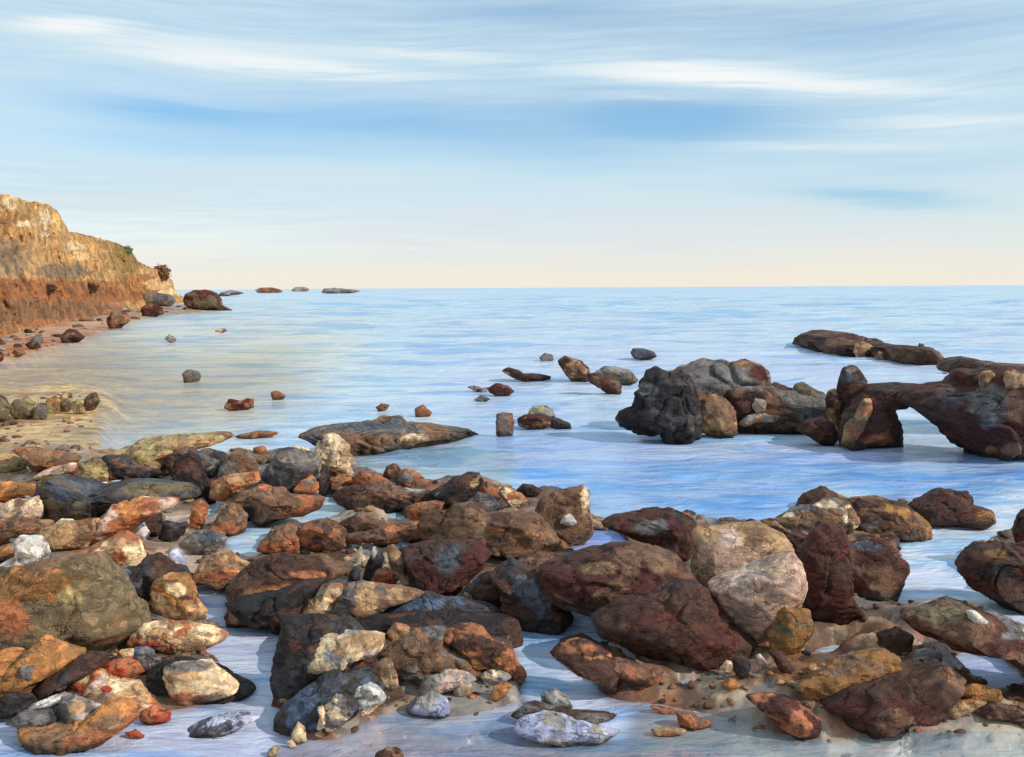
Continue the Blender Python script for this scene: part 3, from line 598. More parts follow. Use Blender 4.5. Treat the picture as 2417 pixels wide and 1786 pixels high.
def bush(u, v, w, h, kind, label, cat='bush'):
    p = first_hit(u, v) or ground(u, v); k = p.y / FPX; r, hh = w * k / 2, h * k
    root = bpy.data.objects.new('bush', None); root.location = p - Vector((0, 0, 0.1)); root.empty_display_size = .2; C.objects.link(root)
    tag(root, label, cat)
    g = np.random.default_rng(int(u * 7 + v)); n = 900
    d = g.normal(size=(n, 3)); d /= np.linalg.norm(d, axis=1)[:, None]; q = d * (g.random(n) ** .35)[:, None]
    q *= (1 + .35 * pnoise(d * 2.1 + u))[:, None]
    P = q * np.array([r, r, hh * .55]) + np.array([0, 0, hh * .5]); s = max(r, hh) * .10
    a, b = g.normal(size=(n, 3)), g.normal(size=(n, 3)); a /= np.linalg.norm(a, axis=1)[:, None]; b /= np.linalg.norm(b, axis=1)[:, None]
    V = np.stack([P - a * s, P - b * s * .5, P + a * s, P + b * s * .5], 1).reshape(-1, 3)
    link_mesh('foliage', V, np.arange(4 * n).reshape(-1, 4), LEAF[kind], parent=root, smooth=False)
    bm = bmesh.new()
    for j in range(7):
        an = j * 2.4; tip = Vector((math.cos(an) * r * .7, math.sin(an) * r * .7, hh * .8)); w_ = max(.02, r * .04)
        a0 = [bm.verts.new((w_ * math.cos(t), w_ * math.sin(t), 0)) for t in (0, 2.1, 4.2)]; t0 = bm.verts.new(tip)
        for i in range(3): bm.faces.new((a0[i], a0[(i + 1) % 3], t0))
    me = bpy.data.meshes.new('stem'); bm.to_mesh(me); bm.free(); me.materials.append(TWIG); so = bpy.data.objects.new('stem', me); C.objects.link(so); so.parent = root
bush(112, 690, 46, 24, 'dark', 'dark round bush on the rust lower slope of the headland, farther from its tip')
bush(212, 688, 40, 24, 'dark', 'dark round bush on the rust lower slope of the headland, nearer its tip')
bush(300, 598, 26, 20, 'green', 'small green bush on the shoulder of the headland skyline', 'bush')
bush(380, 662, 44, 38, 'russet', 'russet scrub bush hanging over the steep seaward end of the headland')

R = rock
R(1, 'outcrop', 'grey outcrop at the foot of the headland tip above the pink shingle', [(840, 850), (900, 812), (1000, 800), (1110, 815), (1137, 850), (1100, 885), (1000, 880), (930, 905), (860, 890)], 'grey', (('olive', .35),))
R(1, 'boulder', 'red brown boulder on the shingle below the grey headland outcrop', [(915, 900), (990, 868), (1042, 890), (1052, 935), (980, 957), (925, 947)], 'maroon', (('brown', .3),))
R(1, 'boulder', 'orange brown boulder where the pink shingle bank meets the sea below the headland', [(700, 960), (740, 918), (812, 930), (842, 978), (800, 1012), (720, 1036), (695, 1000)], 'tbrown', (('rust', .4), ('dbrown', .2)))
R(1, 'boulder', 'dark brown boulder on the headland shingle, the larger of two dark ones', [(393, 1092), (430, 1048), (490, 1040), (548, 1090), (520, 1115), (440, 1125), (400, 1120)], 'dbrown', (('tbrown', .3),))
R(1, 'boulder', 'small dark boulder on the orange rim of the headland shingle, beside the red stone', [(162, 1138), (200, 1113), (255, 1120), (262, 1155), (200, 1167)], 'dbrown', (('grey', .2),))
R(1, 'stone', 'orange brown stone on the orange rim of the headland shingle', [(70, 1195), (100, 1165), (140, 1170), (160, 1195), (120, 1215)], 'rust', (('tbrown', .4),))
R(1, 'stone', 'red brown stone at the picture edge on the headland shingle', [(-30, 1235), (-10, 1180), (16, 1190), (20, 1235), (0, 1245)], 'maroon', (('rust', .4),))
R(1, 'rock', 'red topped rock at the very tip of the headland in the sea', [(1195, 850), (1215, 810), (1260, 788), (1330, 783), (1390, 803), (1420, 845), (1440, 885), (1530, 915), (1430, 915), (1340, 910), (1240, 895)], 'olive', (('maroon', .55),))
for lab, pts, col in (('thin brown skerry on the horizon closest to the headland tip', [(1410, 818), (1440, 795), (1500, 785), (1560, 795), (1590, 802), (1540, 812), (1450, 822)], 'tbrown'),
                      ('rust red skerry on the horizon', [(1660, 785), (1690, 768), (1760, 766), (1815, 778), (1840, 795), (1740, 803), (1680, 800)], 'rust'),
                      ('small pale tan skerry on the horizon beside the rust red one', [(1895, 785), (1920, 765), (1970, 763), (2010, 775), (1990, 790), (1920, 793)], 'tan'),
                      ('long low grey tan skerry on the horizon, the one farthest out from the headland', [(2090, 800), (2110, 772), (2180, 770), (2300, 780), (2350, 790), (2280, 800), (2200, 806)], 'lgrey')):
    R(1, 'skerry', lab, pts, col, (('lgrey', .3),))
for lab, nm, pts, col, acc in (
    ('dark olive rock at the seaward end of the tan sandbank', 'rock', [(545, 1490), (580, 1458), (620, 1453), (642, 1500), (612, 1550), (580, 1567), (545, 1530)], 'olive', (('dbrown', .4),)),
    ('grey olive rock in the middle of the tan sandbank', 'rock', [(215, 1590), (245, 1518), (295, 1523), (305, 1580), (290, 1622), (220, 1627)], 'grey', (('olive', .5),)),
    ('dark olive rock on the sandbank cut by the picture edge', 'rock', [(-60, 1600), (-40, 1480), (0, 1468), (30, 1490), (62, 1560), (50, 1622), (0, 1645)], 'olive', (('dbrown', .4),)),
    ('ochre stone touching the dark olive rock on the sandbank', 'stone', [(455, 1545), (500, 1495), (540, 1515), (550, 1580), (500, 1590)], 'khaki', (('ochre', .4),)),
    ('tall grey brown stone on the sandbank behind the ochre stone', 'stone', [(375, 1560), (385, 1480), (420, 1445), (455, 1460), (460, 1540), (430, 1575)], 'olive', (('tan', .3),)),
    ('ochre stone between the two darker rocks of the sandbank', 'stone', [(290, 1560), (310, 1490), (350, 1470), (385, 1500), (380, 1570), (330, 1585)], 'khaki', (('ochre', .5),)),
    ('olive stone near the picture edge behind the sandbank', 'stone', [(70, 1590), (90, 1500), (160, 1480), (215, 1520), (210, 1600), (140, 1625)], 'khaki', (('olive', .5),)),
    ('square grey brown stone alone in open water off the headland', 'stone', [(1188, 1330), (1220, 1300), (1282, 1312), (1302, 1345), (1272, 1387), (1200, 1382)], 'grey', (('olive', .4),)),
    ('ragged red brown rock in open water, the widest of the red ones', 'rock', [(1462, 1545), (1490, 1490), (1560, 1508), (1600, 1488), (1645, 1493), (1642, 1545), (1560, 1567), (1500, 1562)], 'rust', (('maroon', .4),)),
    ('small red brown stone in open water just seaward of the ragged red rock', 'stone', [(1762, 1450), (1800, 1438), (1855, 1470), (1830, 1495), (1770, 1502)], 'rust', (('brown', .4),)),
    ('faint pink stone awash off the headland tip', 'stone', [(1395, 1050), (1440, 1030), (1482, 1045), (1440, 1062)], 'pink', (('brown', .3),)),
    ('faint grey stone awash off the pink shingle of the headland', 'stone', [(1070, 1102), (1100, 1070), (1142, 1100), (1122, 1127)], 'lgrey', (('brown', .3),))):
    R(1, nm, lab, pts, col, acc)
R(4, 'stone', 'tiny red brown stone in open water beyond the low grey reef, smaller of a pair', [(525, 30), (560, 5), (615, 15), (590, 45), (540, 55)], 'rust', (('brown', .3),))
R(4, 'stone', 'pointed red brown stone in open water beyond the low grey reef, larger of a pair', [(783, 40), (830, 18), (892, 65), (850, 103), (790, 92)], 'rust', (('brown', .4),))

# ------------------------------------------------------------------ rocks out in the bay
for lab, nm, pts, col, acc in (
    ('dark grey oval rock alone in the bay behind the black boulder', 'rock', [(1226, 230), (1240, 202), (1300, 200), (1380, 225), (1397, 255), (1340, 274), (1250, 264)], 'slate', (('char', .5),)),
    ('small grey stone at the far end of the brown rock ridge in the bay', 'stone', [(626, 262), (660, 233), (708, 245), (717, 277), (680, 292), (640, 287)], 'grey', ()),
    ('pale grey green rock behind the brown ridge in the bay', 'rock', [(1000, 350), (1060, 318), (1150, 333), (1232, 358), (1275, 410), (1200, 446), (1100, 440), (1030, 405)], 'lgrey', (('grey', .4), ('olive', .15))),
    ('tan sided brown rock, far half of the slanting ridge in the bay', 'rock', [(748, 290), (800, 252), (850, 275), (900, 290), (950, 330), (962, 370), (940, 427), (880, 422), (830, 402), (788, 350)], 'brown', (('tan', .3), ('maroon', .35))),
    ('dark red brown rock, near half of the slanting ridge in the bay', 'rock', [(945, 375), (1000, 368), (1060, 400), (1150, 420), (1168, 450), (1157, 507), (1080, 502), (1030, 462), (960, 430)], 'maroon', (('brown', .4),)),
    ('low brown rock with a tan tail in the bay beside the slanting ridge', 'rock', [(378, 350), (420, 323), (490, 343), (520, 368), (600, 368), (695, 385), (680, 412), (540, 422), (450, 392)], 'dbrown', (('tan', .35),)),
    ('ragged little dark red rock in the bay, the smaller of two that touch', 'rock', [(148, 455), (190, 447), (250, 465), (285, 455), (265, 497), (200, 482)], 'maroon', (('lgrey', .2),)),
    ('dark red rock in the bay, the larger of two that touch', 'rock', [(282, 465), (340, 433), (410, 445), (457, 485), (420, 507), (350, 517), (298, 492)], 'maroon', (('brown', .3),)),
    ('flat grey stone in the bay just in front of the two dark red rocks', 'stone', [(188, 540), (240, 513), (303, 535), (250, 557)], 'grey', ()),
    ('squared grey brown rock standing upright off the tip of the low grey reef', 'rock', [(345, 640), (390, 626), (442, 635), (452, 690), (450, 750), (440, 785), (388, 790), (340, 770), (340, 690)], 'grey', (('brown', .5),)),
    ('pale weathered rock behind the dark red rock near the upright grey one', 'rock', [(545, 640), (560, 598), (640, 578), (710, 600), (724, 660), (650, 690), (580, 680)], 'lgrey', (('khaki', .5), ('grey', .2))),
    ('dark red rock beside the upright grey rock in the bay', 'rock', [(483, 670), (530, 638), (620, 638), (685, 650), (690, 705), (640, 735), (560, 730), (490, 708)], 'maroon', (('ochre', .15),)),
    ('dark grey brown rock in the bay tailing off towards the white water', 'rock', [(655, 660), (720, 652), (822, 690), (830, 725), (740, 728), (670, 712)], 'char', (('dbrown', .5),))):
    R(6, nm, lab, pts, col, acc)

# the reef with the black boulder
REEF = 'boulders of the reef with the sea arch'
R(0, 'bedrock', 'brown bedrock of the reef showing between its boulders', [(1530, 1020), (1545, 930), (1590, 900), (1650, 876), (1730, 870), (1800, 880), (1830, 912), (1880, 922), (1940, 940), (1980, 945), (2010, 985), (2060, 950), (2090, 990), (2085, 1045), (1990, 1040), (1900, 1028), (1750, 1018), (1650, 1028)], 'brown', (('dbrown', .35), ('grey', .3), ('tbrown', .15)), cat='rock', D=.45, back=1.0, level=6, rough=.08, flat=.6, patches=((1720, 890, 120, 34, 'grey'), (1800, 880, 40, 26, 'maroon'), (1960, 950, 50, 24, 'grey')))
R(6, 'boulder', 'rounded red brown crown boulder on top of the reef beside the black boulder', [(1850, 420), (1855, 310), (1920, 294), (1990, 288), (2080, 318), (2150, 368), (2188, 450), (2130, 540), (1980, 560)], 'char', (('maroon', .4), ('grey', .3)), at=715, drop=True, group=REEF)
R(6, 'boulder', 'broad grey boulder on top of the reef behind the black boulder', [(1480, 420), (1500, 372), (1580, 322), (1680, 300), (1850, 295), (1910, 312), (1935, 400), (1910, 520), (1820, 560), (1700, 560), (1580, 540)], 'grey', (('slate', .35), ('lgrey', .15), ('dbrown', .2)), at=735, drop=True, group=REEF)
R(6, 'boulder', 'jagged black boulder at the seaward end of the reef', [(1165, 650), (1205, 605), (1255, 590), (1265, 500), (1300, 440), (1350, 380), (1420, 350), (1470, 365), (1520, 370), (1620, 390), (1655, 480), (1665, 600), (1695, 680), (1695, 800), (1640, 827), (1550, 822), (1470, 802), (1420, 747), (1280, 742), (1190, 702)], 'black', (('char', .3),), group=REEF, patches=((1340, 470, 70, 40, 'grey'), (1350, 690, 90, 30, 'dbrown')), rough=.08)
R(6, 'boulder', 'ochre brown boulder of the reef next to the black boulder', [(1650, 650), (1680, 560), (1760, 518), (1860, 548), (1925, 620), (1930, 740), (1910, 800), (1850, 790), (1760, 770), (1665, 720)], 'tbrown', (('ochre', .4), ('tan', .3)), group=REEF)
R(7, 'boulder', 'brown boulder in the middle of the reef under the pale round stone', [(95, 660), (150, 600), (240, 560), (330, 540), (420, 515), (530, 560), (570, 660), (545, 800), (540, 868), (300, 868), (110, 862)], 'brown', (('dbrown', .3), ('tbrown', .3)), group=REEF)
R(7, 'boulder', 'grey olive boulder of the reef left of the standing stone', [(515, 600), (560, 525), (640, 525), (720, 568), (795, 620), (835, 720), (790, 800), (700, 830), (560, 870), (525, 780)], 'grey', (('olive', .4), ('tbrown', .2)), group=REEF)
R(7, 'boulder', 'low dark brown boulder at the waterline of the reef under the grey olive one', [(560, 860), (640, 790), (760, 760), (810, 800), (885, 900), (835, 968), (720, 940), (640, 890)], 'dbrown', (('maroon', .4),), group=REEF)
R(7, 'boulder', 'russet boulder leaning against the foot of the standing stone on the reef', [(768, 620), (790, 575), (850, 556), (905, 640), (885, 800), (830, 850), (790, 750)], 'maroon', (('ochre', .4), ('brown', .3)), group=REEF, at=930)
R(7, 'standing_stone', 'dark upright stone rising above the arch on the reef', [(862, 500), (900, 408), (960, 392), (1000, 408), (1032, 450), (1073, 500), (1080, 580), (1055, 650), (990, 730), (880, 760), (858, 600)], 'dbrown', (('maroon', .3), ('slate', .15)), cat='rock', at=930, drop=True, patches=((950, 415, 50, 24, 'grey'),))
R(7, 'boulder', 'pale knobbly boulder at the waterline beside the arch pillar', [(773, 800), (800, 765), (840, 768), (878, 810), (872, 870), (885, 912), (840, 930), (800, 890)], 'tan', (('tbrown', .4), ('grey', .2)))
R(7, 'stone', 'pale round stone lodged on the front of the reef', [(235, 680), (250, 625), (300, 610), (342, 650), (337, 710), (270, 728)], 'lgrey', (('tan', .4),), stick=True)
R(7, 'stone', 'dark red stone lodged beside the pale round stone on the reef', [(100, 660), (140, 625), (230, 635), (237, 700), (170, 747), (118, 720)], 'maroon', (('dbrown', .3),), stick=True)
R(7, 'slab', 'pale flat slab under the pale round stone on the reef', [(130, 810), (190, 750), (280, 720), (350, 745), (430, 745), (410, 790), (330, 800), (240, 790), (180, 830)], 'tan', (('lgrey', .4),), stick=True)

arch = bpy.data.objects.new('sea_arch', None); arch.empty_display_size = .3; arch.location = ground(*px(7, [(1400, 1000)])[0]); C.objects.link(arch)
tag(arch, 'dark red brown rock arch with water showing through its opening', 'rock arch')
R(7, 'pillar', None, [(880, 760), (960, 680), (1060, 590), (1270, 600), (1282, 720), (1320, 850), (1358, 970), (1340, 990), (1250, 995), (1020, 995), (900, 985), (872, 900)], 'maroon', (('dbrown', .4),), parent=arch, patches=((950, 960, 70, 40, 'orange'), (1140, 930, 140, 50, 'rust'), (1320, 900, 40, 120, 'black'), (1120, 780, 100, 80, 'dbrown')), flat=.6)
R(7, 'buttress', None, [(1370, 655), (1450, 560), (1600, 535), (1780, 520), (1800, 430), (1930, 400), (2070, 390), (2236, 400), (2420, 420), (2500, 700), (2500, 1040), (2300, 1080), (2090, 1088), (2000, 1080), (1960, 1060), (1800, 960), (1640, 800)], 'maroon', (('dbrown', .35),), parent=arch, patches=((1960, 680, 150, 160, 'grey'), (1700, 620, 110, 70, 'char'), (2180, 700, 80, 120, 'brown'), (1750, 800, 140, 90, 'maroon'), (2000, 1010, 50, 60, 'ochre'), (2150, 1010, 120, 60, 'brown')), flat=.6, level=6, D=.8)
R(7, 'span', None, [(1040, 540), (1100, 515), (1240, 510), (1450, 520), (1640, 528), (1720, 560), (1690, 640), (1560, 690), (1440, 675), (1360, 650), (1290, 668), (1240, 700), (1100, 690), (1040, 640)], 'maroon', (('dbrown', .5), ('black', .2)), parent=arch, at=985, D=.55, flat=.5, rough=.04)
R(7, 'slab', 'tan slab leaning across the arch pillar from the waterline', [(905, 940), (930, 830), (1010, 730), (1060, 640), (1120, 640), (1125, 690), (1070, 760), (1030, 860), (1000, 945), (950, 965)], 'tan', (('tbrown', .5), ('rust', .2)), at=1000, D=.18, back=-.1)
R(7, 'ledge', 'dark flat ledge on top of the arch buttress', [(1690, 430), (1715, 370), (1780, 340), (1860, 325), (1930, 348), (2070, 372), (2236, 385), (2420, 390), (2420, 460), (2236, 450), (2050, 440), (1900, 440), (1800, 450)], 'dbrown', (('maroon', .4), ('brown', .2)), at=900, D=.9, cat='rock', level=6)
R(7, 'boulder', 'smaller darker tan boulder under the dark ledge of the arch buttress', [(1908, 480), (1930, 430), (1990, 415), (2035, 450), (2025, 520), (1980, 540), (1920, 530)], 'tbrown', (('tan', .4),), stick=True, back=-.02)
R(7, 'boulder', 'wide pale tan boulder under the dark ledge of the arch buttress', [(2083, 490), (2100, 430), (2170, 415), (2240, 440), (2240, 520), (2180, 550), (2110, 545)], 'tan', (('tbrown', .4),), stick=True, back=-.02)
fs = R(7, 'slab', 'long dark slanting rock slab far out in the bay behind the standing stone', [(480, 207), (540, 195), (580, 128), (650, 123), (760, 133), (900, 158), (1000, 183), (1130, 228), (1250, 243), (1330, 240), (1420, 240), (1500, 235), (1545, 265), (1555, 320), (1600, 345), (1663, 380), (1645, 417), (1560, 412), (1400, 402), (1200, 377), (1050, 362), (950, 312), (850, 282), (740, 267), (600, 242), (540, 217)], 'brown', (('maroon', .35), ('dbrown', .4)), cat='rock', level=6, D=.9, slant=((540, 225), (1640, 417)))
R(7, 'boulder', 'round tan boulder on the long slanting slab in the bay, the larger of two', [(972, 280), (1000, 228), (1060, 203), (1122, 240), (1142, 290), (1100, 332), (1000, 335)], 'tan', (('tbrown', .5),), stick=True)
R(7, 'boulder', 'round tan boulder on the long slanting slab in the bay, the smaller of two', [(1138, 330), (1170, 278), (1232, 300), (1237, 350), (1180, 372)], 'tbrown', (('tan', .4),), stick=True)
R(7, 'stone', 'grey stone perched on the high far corner of the long slanting slab', [(1448, 260), (1468, 218), (1502, 223), (1505, 268)], 'slate', (('grey', .4),), stick=True)
R(7, 'pebble', 'white pebble just beyond the near end of the long slanting slab', [(1622, 425), (1660, 408), (1688, 430), (1650, 442)], 'white', (), cat='stone')

# ------------------------------------------------------------------ near shore, right
R(8, 'rock', 'dark brown peak at the back of the rocks around the white pool', [(1160, 230), (1175, 190), (1205, 148), (1290, 113), (1345, 140), (1395, 190), (1360, 250), (1250, 270)], 'dbrown', (('brown', .3),), at=300, drop=True)
R(8, 'slab', 'grey tan slab with pale marks below the dark peak', [(1080, 260), (1180, 205), (1330, 165), (1400, 180), (1440, 260), (1360, 320), (1240, 340), (1120, 325)], 'tbrown', (('grey', .35), ('cream', .14)), cat='rock')
R(8, 'rock', 'ochre and brown rock between the dark peak and the open water', [(1365, 220), (1450, 158), (1560, 168), (1660, 178), (1715, 230), (1775, 280), (1765, 335), (1650, 355), (1540, 345), (1420, 320)], 'brown', (('ochre', .4), ('dbrown', .25)), patches=((1500, 280, 60, 22, 'lgrey'), (1480, 175, 110, 24, 'dbrown')))
R(8, 'rock', 'ochre spotted dark rock touching the top of the pink boulder', [(1005, 265), (1060, 250), (1110, 300), (1260, 330), (1250, 390), (1190, 415), (1110, 370), (1050, 320)], 'dbrown', (('ochre', .3), ('tan', .15)))
R(8, 'boulder', 'maroon boulder pressed against the pink boulder', [(1180, 500), (1190, 420), (1250, 328), (1320, 298), (1395, 330), (1430, 450), (1420, 600), (1450, 650), (1510, 715), (1400, 752), (1250, 730), (1175, 650)], 'maroon', (('dbrown', .35),))
R(8, 'boulder', 'maroon boulder standing at the edge of the white pool', [(1400, 400), (1500, 368), (1612, 368), (1642, 440), (1673, 470), (1625, 560), (1592, 635), (1520, 605), (1430, 600), (1395, 500)], 'maroon', (('dbrown', .3), ('brown', .2)), patches=((1490, 375, 80, 26, 'slate'),))
R(8, 'rock', 'dark brown rock with an ochre end in the mouth of the white pool', [(1706, 230), (1715, 188), (1790, 148), (1860, 118), (1960, 138), (2002, 190), (2092, 220), (2103, 262), (2050, 293), (1900, 273), (1770, 268)], 'dbrown', (('maroon', .3),), patches=((2060, 245, 70, 40, 'ochre'),))
R(8, 'boulder', 'very dark ochre topped boulder beside the white pool at the picture edge', [(1950, 490), (2005, 418), (2060, 388), (2140, 368), (2195, 410), (2300, 380), (2420, 420), (2420, 690), (2300, 700), (2200, 675), (2100, 605), (2000, 562)], 'dbrown', (('maroon', .4),), patches=((2100, 415, 70, 34, 'ochre'), (2090, 500, 110, 40, 'black')))
R(8, 'boulder', 'dark boulder behind the ochre topped one at the picture edge', [(2180, 300), (2208, 240), (2300, 195), (2420, 200), (2420, 420), (2300, 430), (2215, 405)], 'dbrown', (('maroon', .4),))
R(8, 'ledge', 'low maroon ledge bounding the near side of the white pool', [(1680, 705), (1780, 668), (1870, 643), (1960, 660), (2060, 708), (2130, 738), (2260, 780), (2420, 860), (2420, 1000), (2236, 960), (2130, 880), (2060, 850), (1900, 835), (1780, 790)], 'brown', (('maroon', .5), ('grey', .25)), cat='rock', patches=((1830, 690, 110, 40, 'olive'), (2170, 800, 60, 30, 'grey')))
R(8, 'stone', 'white stone on the maroon ledge by the pool', [(1968, 680), (2010, 688), (2068, 733), (2053, 757), (1990, 762)], 'white', (('cream', .3),), stick=True)
R(8, 'stone', 'cream stone on the maroon ledge cut by the picture edge', [(2206, 780), (2240, 745), (2270, 770), (2250, 815)], 'cream', (('white', .3),), stick=True)
R(8, 'stone', 'dark brown stone on the grey sand below the maroon ledge', [(1555, 800), (1640, 768), (1712, 808), (1705, 870), (1620, 884), (1565, 855)], 'dbrown', (('brown', .3),))
sb = bpy.data.objects.new('split_boulder', None); sb.location = ground(*px(8, [(950, 800)])[0]); sb.empty_display_size = .2; C.objects.link(sb)
tag(sb, 'large pale pink boulder split by a diagonal crack among dark weedy rocks', 'boulder')
R(8, 'upper_half', 'grey tan upper half behind the crack', [(668, 300), (700, 285), (850, 283), (1000, 285), (1085, 330), (1130, 385), (1080, 420), (960, 480), (760, 565), (720, 540), (685, 440)], 'tan', (('blush', .4),), parent=sb, at=700, D=.26, grow=1.06, back=0, drop=True, facets=5, rough=.035, mat=M_DRY, flat=.55, patches=((840, 350, 60, 70, 'pink'), (960, 330, 70, 60, 'tbrown')))
R(8, 'lower_half', 'pinkish lower half in front of the crack', [(762, 568), (860, 520), (960, 470), (1060, 415), (1130, 400), (1172, 450), (1186, 530), (1160, 650), (1130, 700), (1080, 760), (1030, 810), (950, 800), (850, 735), (795, 650)], 'blush', (('pink', .3),), parent=sb, D=.24, grow=1.05, back=-.1, facets=5, rough=.035, mat=M_DRY, flat=.6, patches=((980, 490, 140, 14, 'cream'), (900, 640, 60, 40, 'pink')))
R(8, 'stone', 'ochre weed covered stone at the foot of the pink split boulder', [(1035, 790), (1075, 700), (1100, 655), (1160, 690), (1222, 700), (1230, 780), (1175, 862), (1100, 890), (1045, 850)], 'ochre', (('olive', .3),))
R(8, 'rock', 'dark russet rock ledge behind the pink boulder at the edge of the blue bay', [(255, 268), (320, 243), (440, 228), (565, 213), (655, 238), (680, 300), (650, 430), (560, 440), (470, 360), (400, 330), (330, 302)], 'dbrown', (('maroon', .4),), patches=((480, 285, 90, 40, 'grey'), (600, 225, 40, 16, 'char')))
R(8, 'rock', 'broad brown rock left of the pink boulder', [(-40, 480), (130, 425), (260, 395), (420, 378), (600, 420), (695, 540), (610, 640), (560, 710), (300, 735), (220, 710), (80, 660), (-40, 620)], 'brown', (('dbrown', .45), ('maroon', .15)), grow=1.02, patches=((230, 480, 90, 30, 'tbrown'), (510, 450, 60, 50, 'tbrown')))
R(8, 'rock', 'dark maroon rock in front of the broad brown one beside the pink boulder', [(210, 730), (330, 650), (560, 578), (700, 558), (785, 650), (865, 760), (975, 832), (935, 905), (800, 925), (640, 925), (480, 895), (380, 872), (300, 822), (235, 795)], 'dbrown', (('maroon', .45),), grow=1.0, patches=((600, 620, 130, 60, 'dbrown'), (500, 720, 120, 50, 'maroon')))
R(8, 'rock', 'orange brown rock in the small lilac pool', [(15, 890), (60, 848), (140, 828), (235, 870), (275, 905), (320, 960), (325, 1065), (240, 1045), (180, 985), (90, 942)], 'dbrown', (('orange', .3), ('maroon', .3)), patches=((130, 862, 90, 26, 'rust'),))
R(8, 'rock', 'rust brown rock at the end of the small lilac pool', [(265, 930), (320, 905), (450, 948), (525, 962), (505, 1012), (420, 1035), (330, 1040)], 'rust', (('brown', .4), ('dbrown', .2)))
for lab, pts, col, acc in (
    ('pale pebble left of a dark stone under the maroon rock', [(803, 955), (830, 918), (862, 930), (845, 978)], 'cream', ()),
    ('dark stone between two pale pebbles under the maroon rock', [(858, 915), (900, 893), (942, 930), (932, 992), (900, 1007), (868, 965)], 'black', (('dbrown', .4),)),
    ('pale pebble right of a dark stone under the maroon rock', [(972, 900), (990, 888), (1022, 930), (990, 962)], 'pink', ()),
    ('dark pointed stone at the foot of the ochre weed covered stone', [(1035, 880), (1090, 878), (1148, 960), (1132, 982), (1095, 977)], 'dbrown', ()),
    ('small orange stone on the sand below the two pale pebbles', [(806, 1030), (850, 1003), (893, 1030), (850, 1058)], 'orange', (('rust', .4),)),
    ('ochre flat rock on the grey sand in front of the pink boulder', [(1165, 1020), (1280, 958), (1420, 918), (1560, 882), (1625, 910), (1605, 990), (1480, 1035), (1380, 1055), (1300, 1085), (1180, 1085)], 'ochre', (('tbrown', .4),)),
    ('long dark brown slab in front of the ochre flat rock', [(1320, 1145), (1480, 1058), (1640, 1038), (1800, 998), (1860, 968), (1935, 1030), (1855, 1105), (1800, 1165), (1650, 1165), (1600, 1185), (1550, 1235), (1490, 1275), (1420, 1235), (1395, 1175)], 'dbrown', (('maroon', .3), ('brown', .2))),
    ('maroon slab between the wash and the long dark slab', [(950, 1110), (1050, 1088), (1180, 1130), (1255, 1190), (1243, 1243), (1180, 1265), (1080, 1223), (1010, 1162)], 'maroon', (('rust', .4),)),
    ('orange flat stone beyond the end of the long dark slab', [(1925, 1062), (2000, 1038), (2112, 1058), (2124, 1102), (2050, 1115), (1960, 1105)], 'orange', (('ochre', .4),)),
    ('tan flat stone in front of the orange flat stone', [(1825, 1135), (1950, 1108), (2055, 1120), (1990, 1152), (1900, 1185)], 'tan', (('ochre', .4),)),
    ('dark flat rock at the picture edge in front of the orange flat stone', [(2015, 1172), (2100, 1128), (2236, 1150), (2400, 1195), (2236, 1215), (2120, 1195)], 'dbrown', (('brown', .3),)),
    ('thin brown hooked stone lying in the wash', [(600, 1170), (660, 1175), (752, 1213), (742, 1238), (640, 1244), (610, 1220)], 'rust', (('brown', .4),)),
    ('thin brown sliver of rock in the wash behind the hooked stone', [(468, 1130), (560, 1148), (620, 1165), (560, 1172), (500, 1155)], 'rust', (('dbrown', .4),)),
    ('brown stone on the sand in the wash below the maroon slab', [(480, 1245), (560, 1232), (640, 1250), (560, 1275), (500, 1270)], 'tan', (('rust', .4),))):
    R(8, 'slab' if 'slab' in lab else 'pebble' if 'pebble' in lab else 'rock' if ' rock' in lab else 'stone', lab, pts, col, acc)
